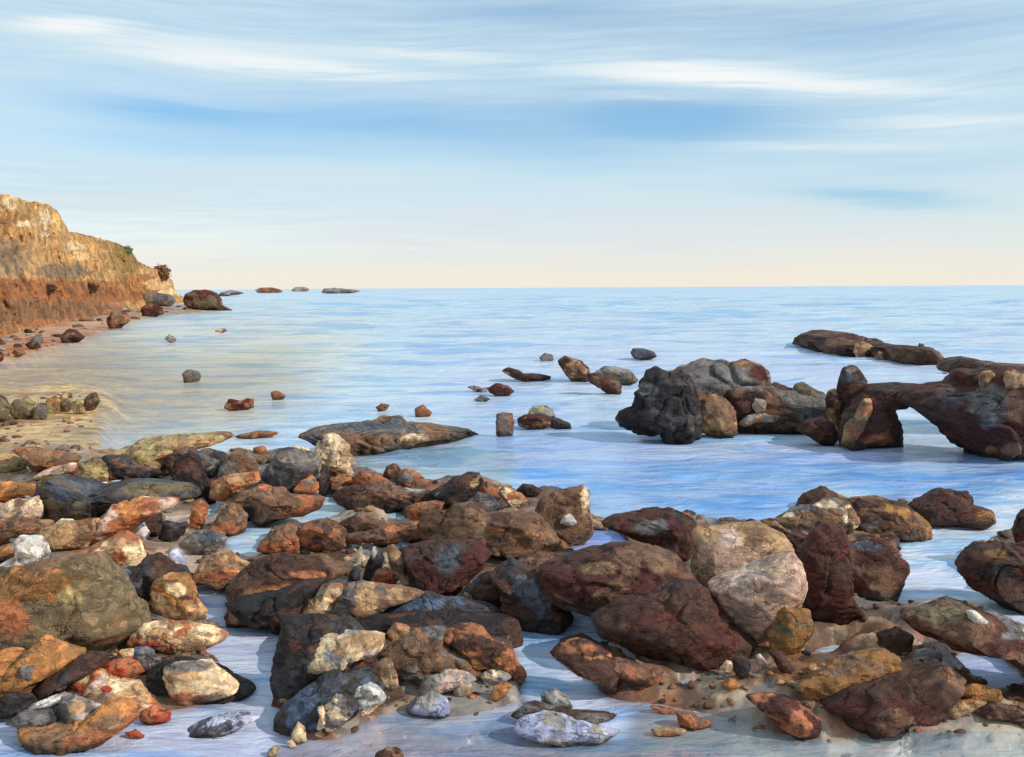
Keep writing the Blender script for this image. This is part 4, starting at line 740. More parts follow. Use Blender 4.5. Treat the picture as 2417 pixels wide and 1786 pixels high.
# ------------------------------------------------------------------ near shore, middle
def many(crop, rows):
    for row in rows:
        lab, nm, pts, col, acc = row[:5]; R(crop, nm, lab, pts, col, acc, **(row[5] if len(row) > 5 else {}))
many(4, [
    ('long low grey reef pointing into the bay, brown along its near side', 'reef', [(60, 225), (200, 170), (330, 150), (600, 125), (660, 108), (720, 125), (770, 145), (920, 140), (1010, 155), (1130, 180), (1285, 170), (1290, 187), (1180, 207), (1050, 237), (900, 265), (800, 280), (640, 315), (500, 345), (380, 375), (330, 385), (250, 330), (150, 270)], 'grey', (('tbrown', .35), ('slate', .15)), dict(cat='reef', level=6, D=.4, rough=.1, slant=((300, 385), (1290, 190)), patches=((600, 250, 330, 45, 'tbrown'), (420, 320, 120, 50, 'brown'), (790, 225, 70, 22, 'cream'), (450, 150, 300, 30, 'slate')))),
    ('knobbly cream rock on the near end of the low grey reef', 'rock', [(98, 370), (130, 288), (180, 238), (230, 216), (272, 240), (332, 280), (342, 300), (335, 400), (362, 457), (300, 472), (240, 462), (195, 410)], 'cream', (('tan', .45),), dict(rough=.09)),
    ('flat cream topped stone left of the knobbly cream rock', 'stone', [(-70, 320), (0, 285), (70, 300), (105, 340), (60, 375), (0, 385)], 'tan', (('cream', .4),)),
    ('dark round lump behind the speckled dark rock', 'rock', [(568, 490), (600, 418), (650, 406), (692, 450), (662, 505), (610, 525)], 'dbrown', (('brown', .3),)),
    ('brown rock beside the dark round lump at the bay edge', 'rock', [(648, 505), (700, 438), (780, 458), (872, 530), (855, 595), (760, 590), (670, 565)], 'brown', (('rust', .3), ('grey', .2))),
    ('orange topped stone at the bay edge left of the dark round lump', 'stone', [(368, 495), (430, 453), (520, 468), (600, 518), (632, 545), (560, 562), (450, 560), (390, 545)], 'rust', (('brown', .4),)),
    ('rust stone with a pale edge next to the orange topped stone', 'stone', [(203, 550), (225, 500), (300, 478), (372, 490), (385, 530), (300, 565), (230, 580)], 'rust', (('orange', .3), ('brown', .3))),
    ('speckled dark rock with white flecks at the middle of the shore', 'rock', [(258, 615), (330, 568), (460, 543), (640, 558), (760, 578), (880, 588), (965, 640), (850, 685), (720, 695), (600, 725), (480, 705), (360, 705), (300, 665)], 'dbrown', (('brown', .4), ('lgrey', .1))),
    ('black peaked rock at the edge of the blue bay', 'rock', [(880, 605), (960, 558), (1050, 498), (1130, 468), (1200, 473), (1225, 530), (1195, 600), (1120, 660), (1030, 700), (950, 660)], 'black', (('dbrown', .35), ('tan', .12))),
    ('orange brown rock right of the black peaked rock', 'rock', [(1188, 545), (1260, 518), (1330, 558), (1363, 620), (1300, 650), (1200, 620)], 'rust', (('brown', .5),)),
    ('grey stone under the orange brown rock near the bay', 'stone', [(1145, 645), (1200, 598), (1290, 608), (1335, 680), (1275, 735), (1200, 785), (1155, 765)], 'grey', (('slate', .4), ('brown', .2))),
    ('peach coloured stone with a cream rim at the bay edge', 'stone', [(1332, 600), (1370, 553), (1420, 578), (1480, 608), (1513, 650), (1470, 688), (1390, 665)], 'tan', (('cream', .3), ('rust', .3))),
    ('black stone behind the peach coloured stone', 'stone', [(1448, 580), (1500, 543), (1560, 543), (1612, 580), (1590, 613), (1520, 622)], 'black', (('dbrown', .4),)),
    ('tan slab sloping below the peach coloured stone', 'slab', [(1245, 825), (1330, 728), (1450, 688), (1483, 720), (1400, 775), (1300, 830)], 'tan', (('tbrown', .4),)),
    ('tall brown rock with cream edges overhanging the blue bay', 'rock', [(1570, 760), (1620, 640), (1700, 600), (1780, 593), (1880, 563), (1923, 600), (1912, 700), (1930, 770), (1940, 850), (1885, 905), (1800, 945), (1700, 900), (1630, 850)], 'tbrown', (('brown', .35),), dict(patches=((1905, 640, 30, 110, 'cream'), (1700, 700, 80, 60, 'brown')))),  # cream edge patch is a highlight painted into the rock colour
    ('white stone on the front of the tall brown overhanging rock', 'stone', [(1738, 790), (1760, 738), (1810, 733), (1848, 790), (1800, 812)], 'white', (('cream', .3),), dict(stick=True)),
    ('cream rounded stone at the base of the tall brown overhanging rock', 'stone', [(1758, 830), (1800, 808), (1850, 828), (1882, 890), (1850, 922), (1800, 862)], 'cream', (('tan', .3),)),
    ('tan spur running from the tall brown rock into the bay', 'rock', [(1868, 785), (1960, 775), (2038, 800), (2022, 828), (1900, 825)], 'tan', (('cream', .3),)),
    ('broad brown shelf of rock in the middle of the shore', 'shelf', [(825, 820), (900, 720), (1000, 700), (1150, 660), (1250, 740), (1400, 730), (1560, 740), (1650, 850), (1725, 905), (1700, 960), (1500, 1010), (1250, 970), (1000, 940), (850, 890)], 'brown', (('dbrown', .3), ('tbrown', .3)), dict(cat='rock', level=6, patches=((1310, 840, 60, 24, 'rust'), (1500, 880, 90, 24, 'ochre'), (1480, 980, 90, 16, 'rust')))),
    ('orange brown slab lying on the near side of the speckled dark rock', 'slab', [(715, 700), (800, 663), (900, 653), (973, 660), (935, 725), (830, 778), (740, 750)], 'rust', (('brown', .5),)),
    ('grey brown pointed rock on the brown shelf', 'rock', [(815, 860), (900, 770), (985, 760), (980, 800), (900, 860), (860, 900)], 'grey', (('brown', .4), ('lgrey', .2))),
    ('brown hump of rock behind the blue channel', 'rock', [(285, 795), (400, 738), (500, 770), (615, 820), (560, 858), (400, 860), (310, 830)], 'brown', (('dbrown', .5),)),
    ('orange and red mottled rock in front of the blue channel', 'rock', [(0, 890), (60, 800), (160, 778), (270, 788), (323, 840), (315, 935), (250, 992), (150, 960), (30, 940)], 'brown', (('rust', .45), ('dbrown', .2))),
    ('long reddish brown slab in front of the blue channel', 'slab', [(305, 880), (450, 858), (620, 818), (760, 788), (828, 830), (838, 900), (700, 948), (520, 938), (330, 922)], 'brown', (('rust', .4),)),
    ('narrow blue grey stone wedged in front of the long reddish slab', 'stone', [(625, 960), (700, 920), (760, 935), (850, 938), (800, 965), (700, 975)], 'blueg', (('lgrey', .3),)),
    ('pale leaning stone beside a black and white one', 'stone', [(325, 1180), (370, 1078), (400, 998), (428, 938), (502, 938), (485, 1000), (435, 1095), (402, 1190), (350, 1200)], 'lgrey', (('cream', .3), ('char', .25)), dict(D=.06)),
    ('black upright stone with a white mark', 'stone', [(430, 1180), (460, 1080), (490, 1000), (508, 946), (563, 968), (574, 1040), (545, 1125), (484, 1200)], 'black', (('char', .4),), dict(patches=((510, 990, 24, 34, 'white'),), D=.06)),
    ('tall brown slab leaning against the dark red rock', 'slab', [(598, 960), (640, 945), (695, 1010), (735, 1120), (785, 1220), (803, 1265), (740, 1255), (675, 1165), (610, 1065)], 'tbrown', (('tan', .4),), dict(D=.06)),
    ('rust coloured stone at the foot of the leaning brown slab', 'stone', [(475, 1195), (530, 1108), (590, 1098), (645, 1140), (685, 1152), (645, 1195), (600, 1236), (520, 1228)], 'rust', (('red', .25), ('brown', .2))),
    ('dark red brown cuboid rock in the middle of the shore', 'rock', [(685, 1000), (850, 948), (1050, 928), (1220, 918), (1275, 1020), (1205, 1105), (1135, 1180), (1105, 1268), (950, 1268), (795, 1250), (745, 1130)], 'maroon', (('dbrown', .5),), dict(patches=((1010, 1050, 110, 100, 'slate'),), flat=.55)),
    ('broad dark rock with a bluish sheen below the brown shelf', 'rock', [(1100, 1230), (1250, 1115), (1450, 1072), (1600, 1000), (1780, 1030), (1900, 1120), (1900, 1240), (1800, 1330), (1500, 1340), (1200, 1300)], 'brown', (('dbrown', .4), ('slate', .25)), dict(level=6, patches=((1480, 1170, 130, 70, 'blueg'),))),  # blue grey patch puts the bluish sheen into its colour
])
many(5, [
    ('tall black rock walling the lilac pool', 'rock', [(165, 480), (180, 425), (350, 420), (455, 420), (560, 440), (640, 560), (690, 625), (630, 745), (400, 765), (300, 835), (285, 925), (200, 940), (148, 885), (130, 780), (148, 620)], 'black', (('dbrown', .35), ('char', .25)), dict(back=.12, level=6)),
    ('tan and grey rock behind the blue slab', 'rock', [(400, 430), (480, 325), (560, 215), (700, 203), (880, 235), (970, 268), (820, 305), (745, 350), (700, 395), (560, 430), (440, 445)], 'grey', (('tbrown', .45), ('tan', .15))),
    ('cream stone with an orange edge on the black rock', 'stone', [(260, 365), (320, 298), (400, 265), (430, 205), (503, 216), (508, 300), (425, 375), (380, 408), (300, 412)], 'tan', (('cream', .4), ('rust', .2)), dict(stick=False)),
    ('slate blue stone in front of the cream one with the orange edge', 'stone', [(395, 420), (450, 380), (560, 350), (640, 365), (620, 420), (540, 440), (440, 442)], 'slate', (('grey', .3),)),
    ('long slate blue slab in the middle of the near shore', 'slab', [(700, 395), (755, 328), (850, 280), (1000, 270), (1180, 285), (1350, 318), (1405, 350), (1385, 390), (1200, 395), (1000, 385), (830, 405)], 'blueg', (('slate', .4), ('char', .25))),
    ('tan stone on the far end of the long slate blue slab', 'stone', [(1195, 272), (1240, 216), (1340, 216), (1414, 260), (1392, 304), (1280, 316)], 'tan', (('grey', .4),)),
    ('bluish brown rock beside the small pool', 'rock', [(1395, 170), (1520, 90), (1640, 128), (1700, 200), (1765, 300), (1845, 360), (1785, 445), (1560, 450), (1445, 385), (1475, 260)], 'char', (('dbrown', .5), ('slate', .25))),  # slate tone stands in for a bluish sheen
    ('black low ledge under the long slate blue slab', 'ledge', [(550, 450), (760, 393), (1000, 390), (1350, 398), (1480, 400), (1525, 480), (1535, 570), (1300, 490), (1150, 490), (930, 460), (800, 450), (600, 480)], 'black', (('dbrown', .5),), dict(cat='rock')),
    ('large cream striped stone resting on the black rock', 'stone', [(283, 650), (340, 578), (410, 496), (560, 476), (700, 478), (764, 490), (755, 565), (700, 606), (600, 628), (520, 690), (380, 702), (310, 692)], 'cream', (('tan', .35), ('lgrey', .25)), dict(rough=.05, stick=True, D=.14, patches=((650, 530, 110, 50, 'tan'),))),
    ('round tan stone behind the brown rock with the orange arc', 'stone', [(783, 490), (830, 428), (900, 443), (934, 490), (903, 545), (830, 540)], 'tan', (('rust', .2),)),
    ('curved orange rock beside the pale blue pool', 'rock', [(1128, 505), (1200, 456), (1280, 463), (1400, 518), (1505, 578), (1525, 660), (1565, 690), (1545, 735), (1500, 745), (1455, 690), (1400, 650), (1300, 645), (1265, 592), (1200, 560)], 'rust', (('orange', .3), ('dbrown', .3)), dict(patches=((1225, 555, 90, 34, 'dbrown'),))),
    ('brown rounded rock behind the curved orange rock', 'rock', [(745, 570), (830, 540), (950, 478), (1100, 488), (1140, 560), (1275, 605), (1310, 655), (1350, 715), (1100, 720), (950, 775), (850, 695), (765, 630)], 'brown', (('tbrown', .35), ('grey', .2))),
    ('slate grey rock at the water corner of the lilac pool', 'rock', [(150, 1065), (165, 950), (290, 845), (400, 768), (600, 735), (700, 738), (785, 780), (720, 860), (600, 960), (430, 1040), (300, 1048)], 'char', (('slate', .4), ('blueg', .2))),
    ('tan and brown stone on the slate grey rock', 'stone', [(690, 700), (740, 640), (800, 640), (830, 730), (850, 800), (790, 830), (740, 770)], 'tbrown', (('tan', .4), ('olive', .2)), dict(stick=True)),
    ('large white grey lump on the slate grey rock', 'stone', [(560, 885), (610, 798), (680, 776), (752, 820), (774, 862), (700, 905), (620, 925)], 'white', (('grey', .35),), dict(stick=True)),
    ('thin cream stone in front of the white grey lump', 'stone', [(570, 960), (650, 920), (770, 858), (764, 884), (680, 955), (588, 998)], 'cream', (('tan', .3),), dict(stick=True)),
    ('grey and cream rough stone on the slate grey rock', 'stone', [(395, 1000), (425, 900), (480, 848), (565, 880), (576, 955), (500, 1030), (430, 1040)], 'grey', (('cream', .35), ('char', .2)), dict(rough=.1, stick=True)),
    ('cream upright stone at the foot of the slate grey rock', 'stone', [(360, 1045), (385, 980), (368, 918), (402, 908), (444, 970), (432, 1005), (395, 1045)], 'cream', (('tan', .4),), dict(stick=True)),
    ('cream pointed stone at the wash, the largest of three', 'stone', [(218, 1085), (258, 1008), (292, 1038), (304, 1100), (262, 1134), (224, 1124)], 'cream', (('tan', .3),)),
    ('tiny cream pebble at the wash beside the cream pointed stone', 'pebble', [(192, 1120), (220, 1113), (248, 1145), (210, 1154)], 'cream', ()),
    ('tan pebble lowest in the wash near the cream pointed stone', 'pebble', [(75, 1185), (110, 1150), (150, 1150), (130, 1190), (95, 1205)], 'tan', (('cream', .3),)),
    ('small cream stone on the brown sand beside the cream pointed stone', 'stone', [(358, 1075), (385, 1055), (412, 1070), (400, 1092), (370, 1092)], 'cream', (('tan', .4),)),
    ('flat blue grey stone in the grey wash', 'stone', [(895, 935), (960, 868), (1040, 838), (1135, 880), (1135, 945), (1060, 975), (960, 965)], 'lilac', (('lgrey', .5),)),
    ('tan stone in the grey wash above the flat blue grey one', 'stone', [(1168, 800), (1220, 768), (1272, 790), (1253, 852), (1180, 854)], 'tan', (('lgrey', .3),)),
    ('white grey stone tucked under the curved orange rock', 'stone', [(1328, 735), (1390, 690), (1470, 710), (1503, 742), (1440, 776), (1370, 784)], 'lgrey', (('cream', .4),)),
    ('orange stone at the near tip of the curved orange rock', 'stone', [(1382, 855), (1410, 800), (1470, 778), (1503, 790), (1483, 833), (1420, 880)], 'rust', (('orange', .4),)),
    ('pale grey pink rounded stone below the brown rounded rock', 'stone', [(960, 850), (1010, 750), (1120, 715), (1230, 720), (1290, 770), (1170, 790), (1080, 840)], 'lgrey', (('pink', .3), ('tan', .2))),
    ('long dark sliver of rock in the pale wash', 'rock', [(1530, 960), (1560, 925), (1620, 898), (1700, 928), (1830, 948), (1960, 988), (2105, 958), (2055, 1015), (1900, 1018), (1750, 988), (1620, 985)], 'dbrown', (('grey', .3),)),
    ('flat pale lilac slab in the wash in front of the long dark sliver', 'slab', [(1555, 1045), (1600, 985), (1700, 960), (1850, 1000), (2000, 1030), (2125, 1052), (2055, 1105), (1900, 1136), (1750, 1090), (1660, 1096)], 'lilac', (('lgrey', .4),)),  # slab shape standing in for pale foam and wash water
    ('dark stone half buried in the wash at the bottom of the picture', 'stone', [(718, 1195), (780, 1158), (850, 1178), (875, 1230), (800, 1260), (730, 1250)], 'dbrown', (('brown', .4),)),
    ('grey stone in the pale blue pool by the small orange rock', 'stone', [(1690, 850), (1760, 820), (1830, 860), (1860, 910), (1780, 930), (1700, 900)], 'lgrey', (('grey', .4),)),
])
# ------------------------------------------------------------------ near shore, left
many(2, [
    ('thin tan spit of rock running out from the beach', 'rock', [(790, 265), (900, 180), (1150, 138), (1475, 118), (1500, 165), (1350, 195), (1150, 255), (1090, 345), (900, 345), (830, 290)], 'khaki', (('tan', .4), ('tbrown', .2)), dict(D=.6, level=6)),
    ('thin tan bar of rock off the end of the spit', 'rock', [(1545, 135), (1700, 103), (1835, 110), (1812, 132), (1600, 153)], 'tbrown', (('rust', .3),)),
    ('orange brown flat rock at the top of the beach', 'rock', [(100, 228), (200, 213), (400, 248), (535, 280), (490, 335), (350, 355), (250, 375), (180, 330)], 'tbrown', (('rust', .4),)),
    ('tan oval stone at the picture edge at the top of the beach', 'stone', [(-80, 310), (0, 258), (80, 258), (184, 310), (170, 355), (100, 374), (0, 364), (-60, 360)], 'khaki', (('tan', .4),)),
    ('pink streaked stone with a red end', 'stone', [(178, 432), (300, 358), (450, 318), (490, 320), (470, 370), (400, 392), (250, 424)], 'pink', (('tan', .3),)),
    ('brick red stone at the end of the pink streaked stone', 'stone', [(446, 365), (490, 318), (528, 318), (533, 350), (500, 393), (460, 388)], 'red', (('rust', .3),)),
    ('grey olive rounded rock behind the cream green one', 'rock', [(500, 400), (530, 320), (640, 270), (700, 330), (695, 440), (600, 480), (510, 470)], 'olive', (('khaki', .3),)),
    ('pale green cream rock wrapped round the grey olive one', 'rock', [(383, 462), (430, 432), (500, 440), (560, 470), (640, 450), (690, 440), (690, 478), (600, 505), (480, 546), (420, 505)], 'khaki', (('cream', .35),)),
    ('dark grey rock at the back of the little blue pool', 'rock', [(640, 305), (700, 266), (820, 266), (884, 335), (1000, 355), (1080, 375), (1000, 412), (700, 415), (690, 350)], 'char', (('brown', .45),)),
    ('brown boulder, left of three joined at the back of the shore', 'boulder', [(1098, 335), (1130, 258), (1200, 212), (1280, 226), (1305, 290), (1260, 340), (1210, 430), (1140, 415)], 'brown', (('dbrown', .3),)),
    ('grey purple boulder, middle of three joined at the back of the shore', 'boulder', [(1288, 245), (1350, 222), (1470, 248), (1514, 287), (1465, 345), (1380, 420), (1310, 400), (1280, 320)], 'char', (('grey', .35), ('brown', .25))),
    ('black leaning boulder in front of the three joined ones', 'boulder', [(1150, 400), (1170, 290), (1250, 253), (1313, 290), (1355, 400), (1415, 550), (1370, 574), (1290, 555), (1245, 455), (1180, 440)], 'black', (('dbrown', .3),)),
    ('grey brown boulder, right of three joined at the back of the shore', 'boulder', [(1430, 400), (1450, 335), (1520, 258), (1600, 232), (1655, 260), (1715, 350), (1710, 400), (1600, 440), (1490, 430)], 'brown', (('grey', .4),)),
    ('bright rust stone under the three joined boulders', 'stone', [(1392, 445), (1480, 408), (1600, 388), (1690, 376), (1718, 430), (1640, 465), (1560, 505), (1500, 546), (1398, 530)], 'rust', (('orange', .35), ('tan', .15))),
    ('large slate grey boulder next to the knobbly cream rock', 'boulder', [(1718, 405), (1780, 320), (1830, 238), (1960, 213), (2062, 240), (2105, 330), (2095, 400), (2030, 455), (1930, 508), (1850, 508), (1780, 465)], 'slate', (('grey', .4), ('char', .2))),
    ('orange stone against the large slate grey boulder', 'stone', [(1935, 490), (2000, 428), (2050, 398), (2094, 450), (2084, 512), (2010, 526)], 'rust', (('orange', .3), ('grey', .2))),
    ('black stone between the slate grey boulder and the knobbly cream rock', 'stone', [(2075, 345), (2130, 328), (2175, 400), (2155, 505), (2110, 526), (2082, 500)], 'black', (('dbrown', .3),)),  # black stone shape put in where there is only a dark gap
    ('long dark grey rock lying across the beach', 'rock', [(232, 590), (290, 428), (380, 406), (410, 480), (480, 550), (700, 472), (860, 440), (1050, 446), (1230, 468), (1294, 535), (1180, 565), (900, 565), (760, 600), (620, 650), (520, 700), (340, 700), (315, 630)], 'char', (('slate', .35), ('olive', .2)), dict(level=6, D=.35)),
    ('ochre rock at the picture edge behind the red spotted stones', 'rock', [(-80, 470), (0, 438), (150, 446), (255, 470), (225, 520), (150, 526), (0, 570), (-80, 570)], 'ochre', (('orange', .35),)),
    ('brick red stone beside the ochre rock at the picture edge', 'stone', [(186, 512), (200, 473), (260, 463), (272, 490), (232, 528)], 'red', (('rust', .2),)),
    ('pink and cream rock with red spots at the picture edge', 'rock', [(-60, 640), (0, 608), (60, 568), (170, 558), (255, 528), (284, 600), (274, 665), (180, 698), (0, 712), (-60, 700)], 'pink', (('cream', .4), ('tan', .2)), dict(patches=((120, 580, 40, 30, 'brown'),))),
    ('brick red stone between the pink rock and the long dark grey rock', 'stone', [(252, 655), (300, 618), (333, 640), (313, 684), (265, 690)], 'red', (('rust', .3),)),
    ('brick red stone at the picture edge under the pink rock', 'stone', [(-20, 745), (-10, 690), (20, 706), (22, 735), (0, 750)], 'red', (('rust', .3),)),
    ('brown rock at the picture edge under the pink rock', 'rock', [(-60, 760), (0, 715), (130, 682), (335, 700), (305, 785), (200, 800), (100, 830), (-60, 870)], 'brown', (('tbrown', .4),)),
    ('small white stone beside the tan ridged slab', 'stone', [(326, 735), (400, 688), (470, 686), (505, 720), (400, 765), (340, 760)], 'white', (('khaki', .3),)),
    ('large white curved stone at the edge of the picture', 'stone', [(-40, 1000), (60, 950), (130, 930), (175, 870), (118, 830), (150, 788), (262, 798), (314, 900), (274, 985), (170, 1036), (60, 1038), (-20, 1030)], 'white', (('lgrey', .3),)),
    ('ochre stone held in the bend of the large white curved stone', 'stone', [(-30, 890), (60, 850), (120, 850), (164, 890), (110, 940), (0, 960)], 'ochre', (('brown', .3),)),
    ('tan ridged slab left of the rust arc slab', 'slab', [(256, 770), (380, 720), (480, 690), (640, 686), (645, 770), (560, 858), (380, 890), (310, 858)], 'tan', (('tbrown', .4),)),
    ('rust arc slab with pink patches', 'slab', [(530, 830), (640, 690), (740, 608), (900, 556), (1150, 556), (1155, 592), (1000, 665), (880, 725), (800, 800), (650, 850)], 'rust', (('pink', .3), ('orange', .25))),
    ('cream and red striped stone in front of the rust arc slab', 'stone', [(575, 885), (700, 828), (820, 778), (905, 840), (954, 920), (925, 1005), (850, 1026), (700, 975)], 'tan', (('cream', .3), ('rust', .3))),
    ('black stone at the end of the rust arc slab', 'stone', [(905, 695), (1000, 648), (1063, 648), (1054, 790), (1000, 796), (960, 745)], 'black', (('dbrown', .4),)),
    ('black ragged stone on the pink sand', 'stone', [(1058, 805), (1090, 698), (1150, 718), (1224, 708), (1204, 775), (1140, 836)], 'black', (('char', .4),)),
    ('slate grey slab on the pink sand', 'slab', [(1190, 845), (1280, 768), (1400, 758), (1484, 810), (1455, 895), (1330, 918), (1250, 890)], 'slate', (('grey', .4),)),
    ('upright rust stone beside the blue wet gap', 'stone', [(1256, 725), (1268, 588), (1320, 562), (1374, 600), (1344, 705), (1290, 746)], 'rust', (('orange', .3),)),
    ('brown stone with an orange foot beside the blue wet gap', 'stone', [(1366, 765), (1430, 678), (1520, 588), (1580, 598), (1625, 670), (1604, 755), (1550, 796), (1400, 792)], 'tbrown', (('grey', .25),), dict(patches=((1480, 760, 140, 36, 'rust'),))),
    ('broad brown rock with a black edge behind the blue channel', 'rock', [(1535, 575), (1600, 528), (1700, 476), (1900, 506), (2135, 528), (2115, 605), (2000, 648), (1800, 690), (1720, 738), (1645, 690), (1600, 628)], 'brown', (('tbrown', .3), ('rust', .2)), dict(patches=((1640, 650, 60, 60, 'black'),))),
    ('triangular brown rock inside the bend of the blue channel', 'rock', [(1695, 880), (1780, 788), (1900, 716), (2005, 790), (1985, 890), (1850, 910)], 'tbrown', (('rust', .35),)),
    ('lilac stone on the pink sand', 'stone', [(1085, 970), (1130, 890), (1160, 880), (1240, 940), (1225, 1000), (1140, 1015)], 'lilac', (('lgrey', .2),)),  # stone shape standing in for lilac water
    ('tan stone with an orange base at the mouth of the stream', 'stone', [(1265, 1070), (1340, 958), (1430, 918), (1514, 898), (1565, 960), (1635, 990), (1605, 1055), (1500, 1136), (1430, 1095), (1280, 1090)], 'tan', (('tbrown', .3),), dict(patches=((1450, 1060, 180, 44, 'rust'),))),
    ('lilac white stone left of the rust arc slab end', 'stone', [(825, 760), (860, 715), (940, 705), (990, 770), (970, 820), (880, 815)], 'lilac', (('white', .3),)),
])
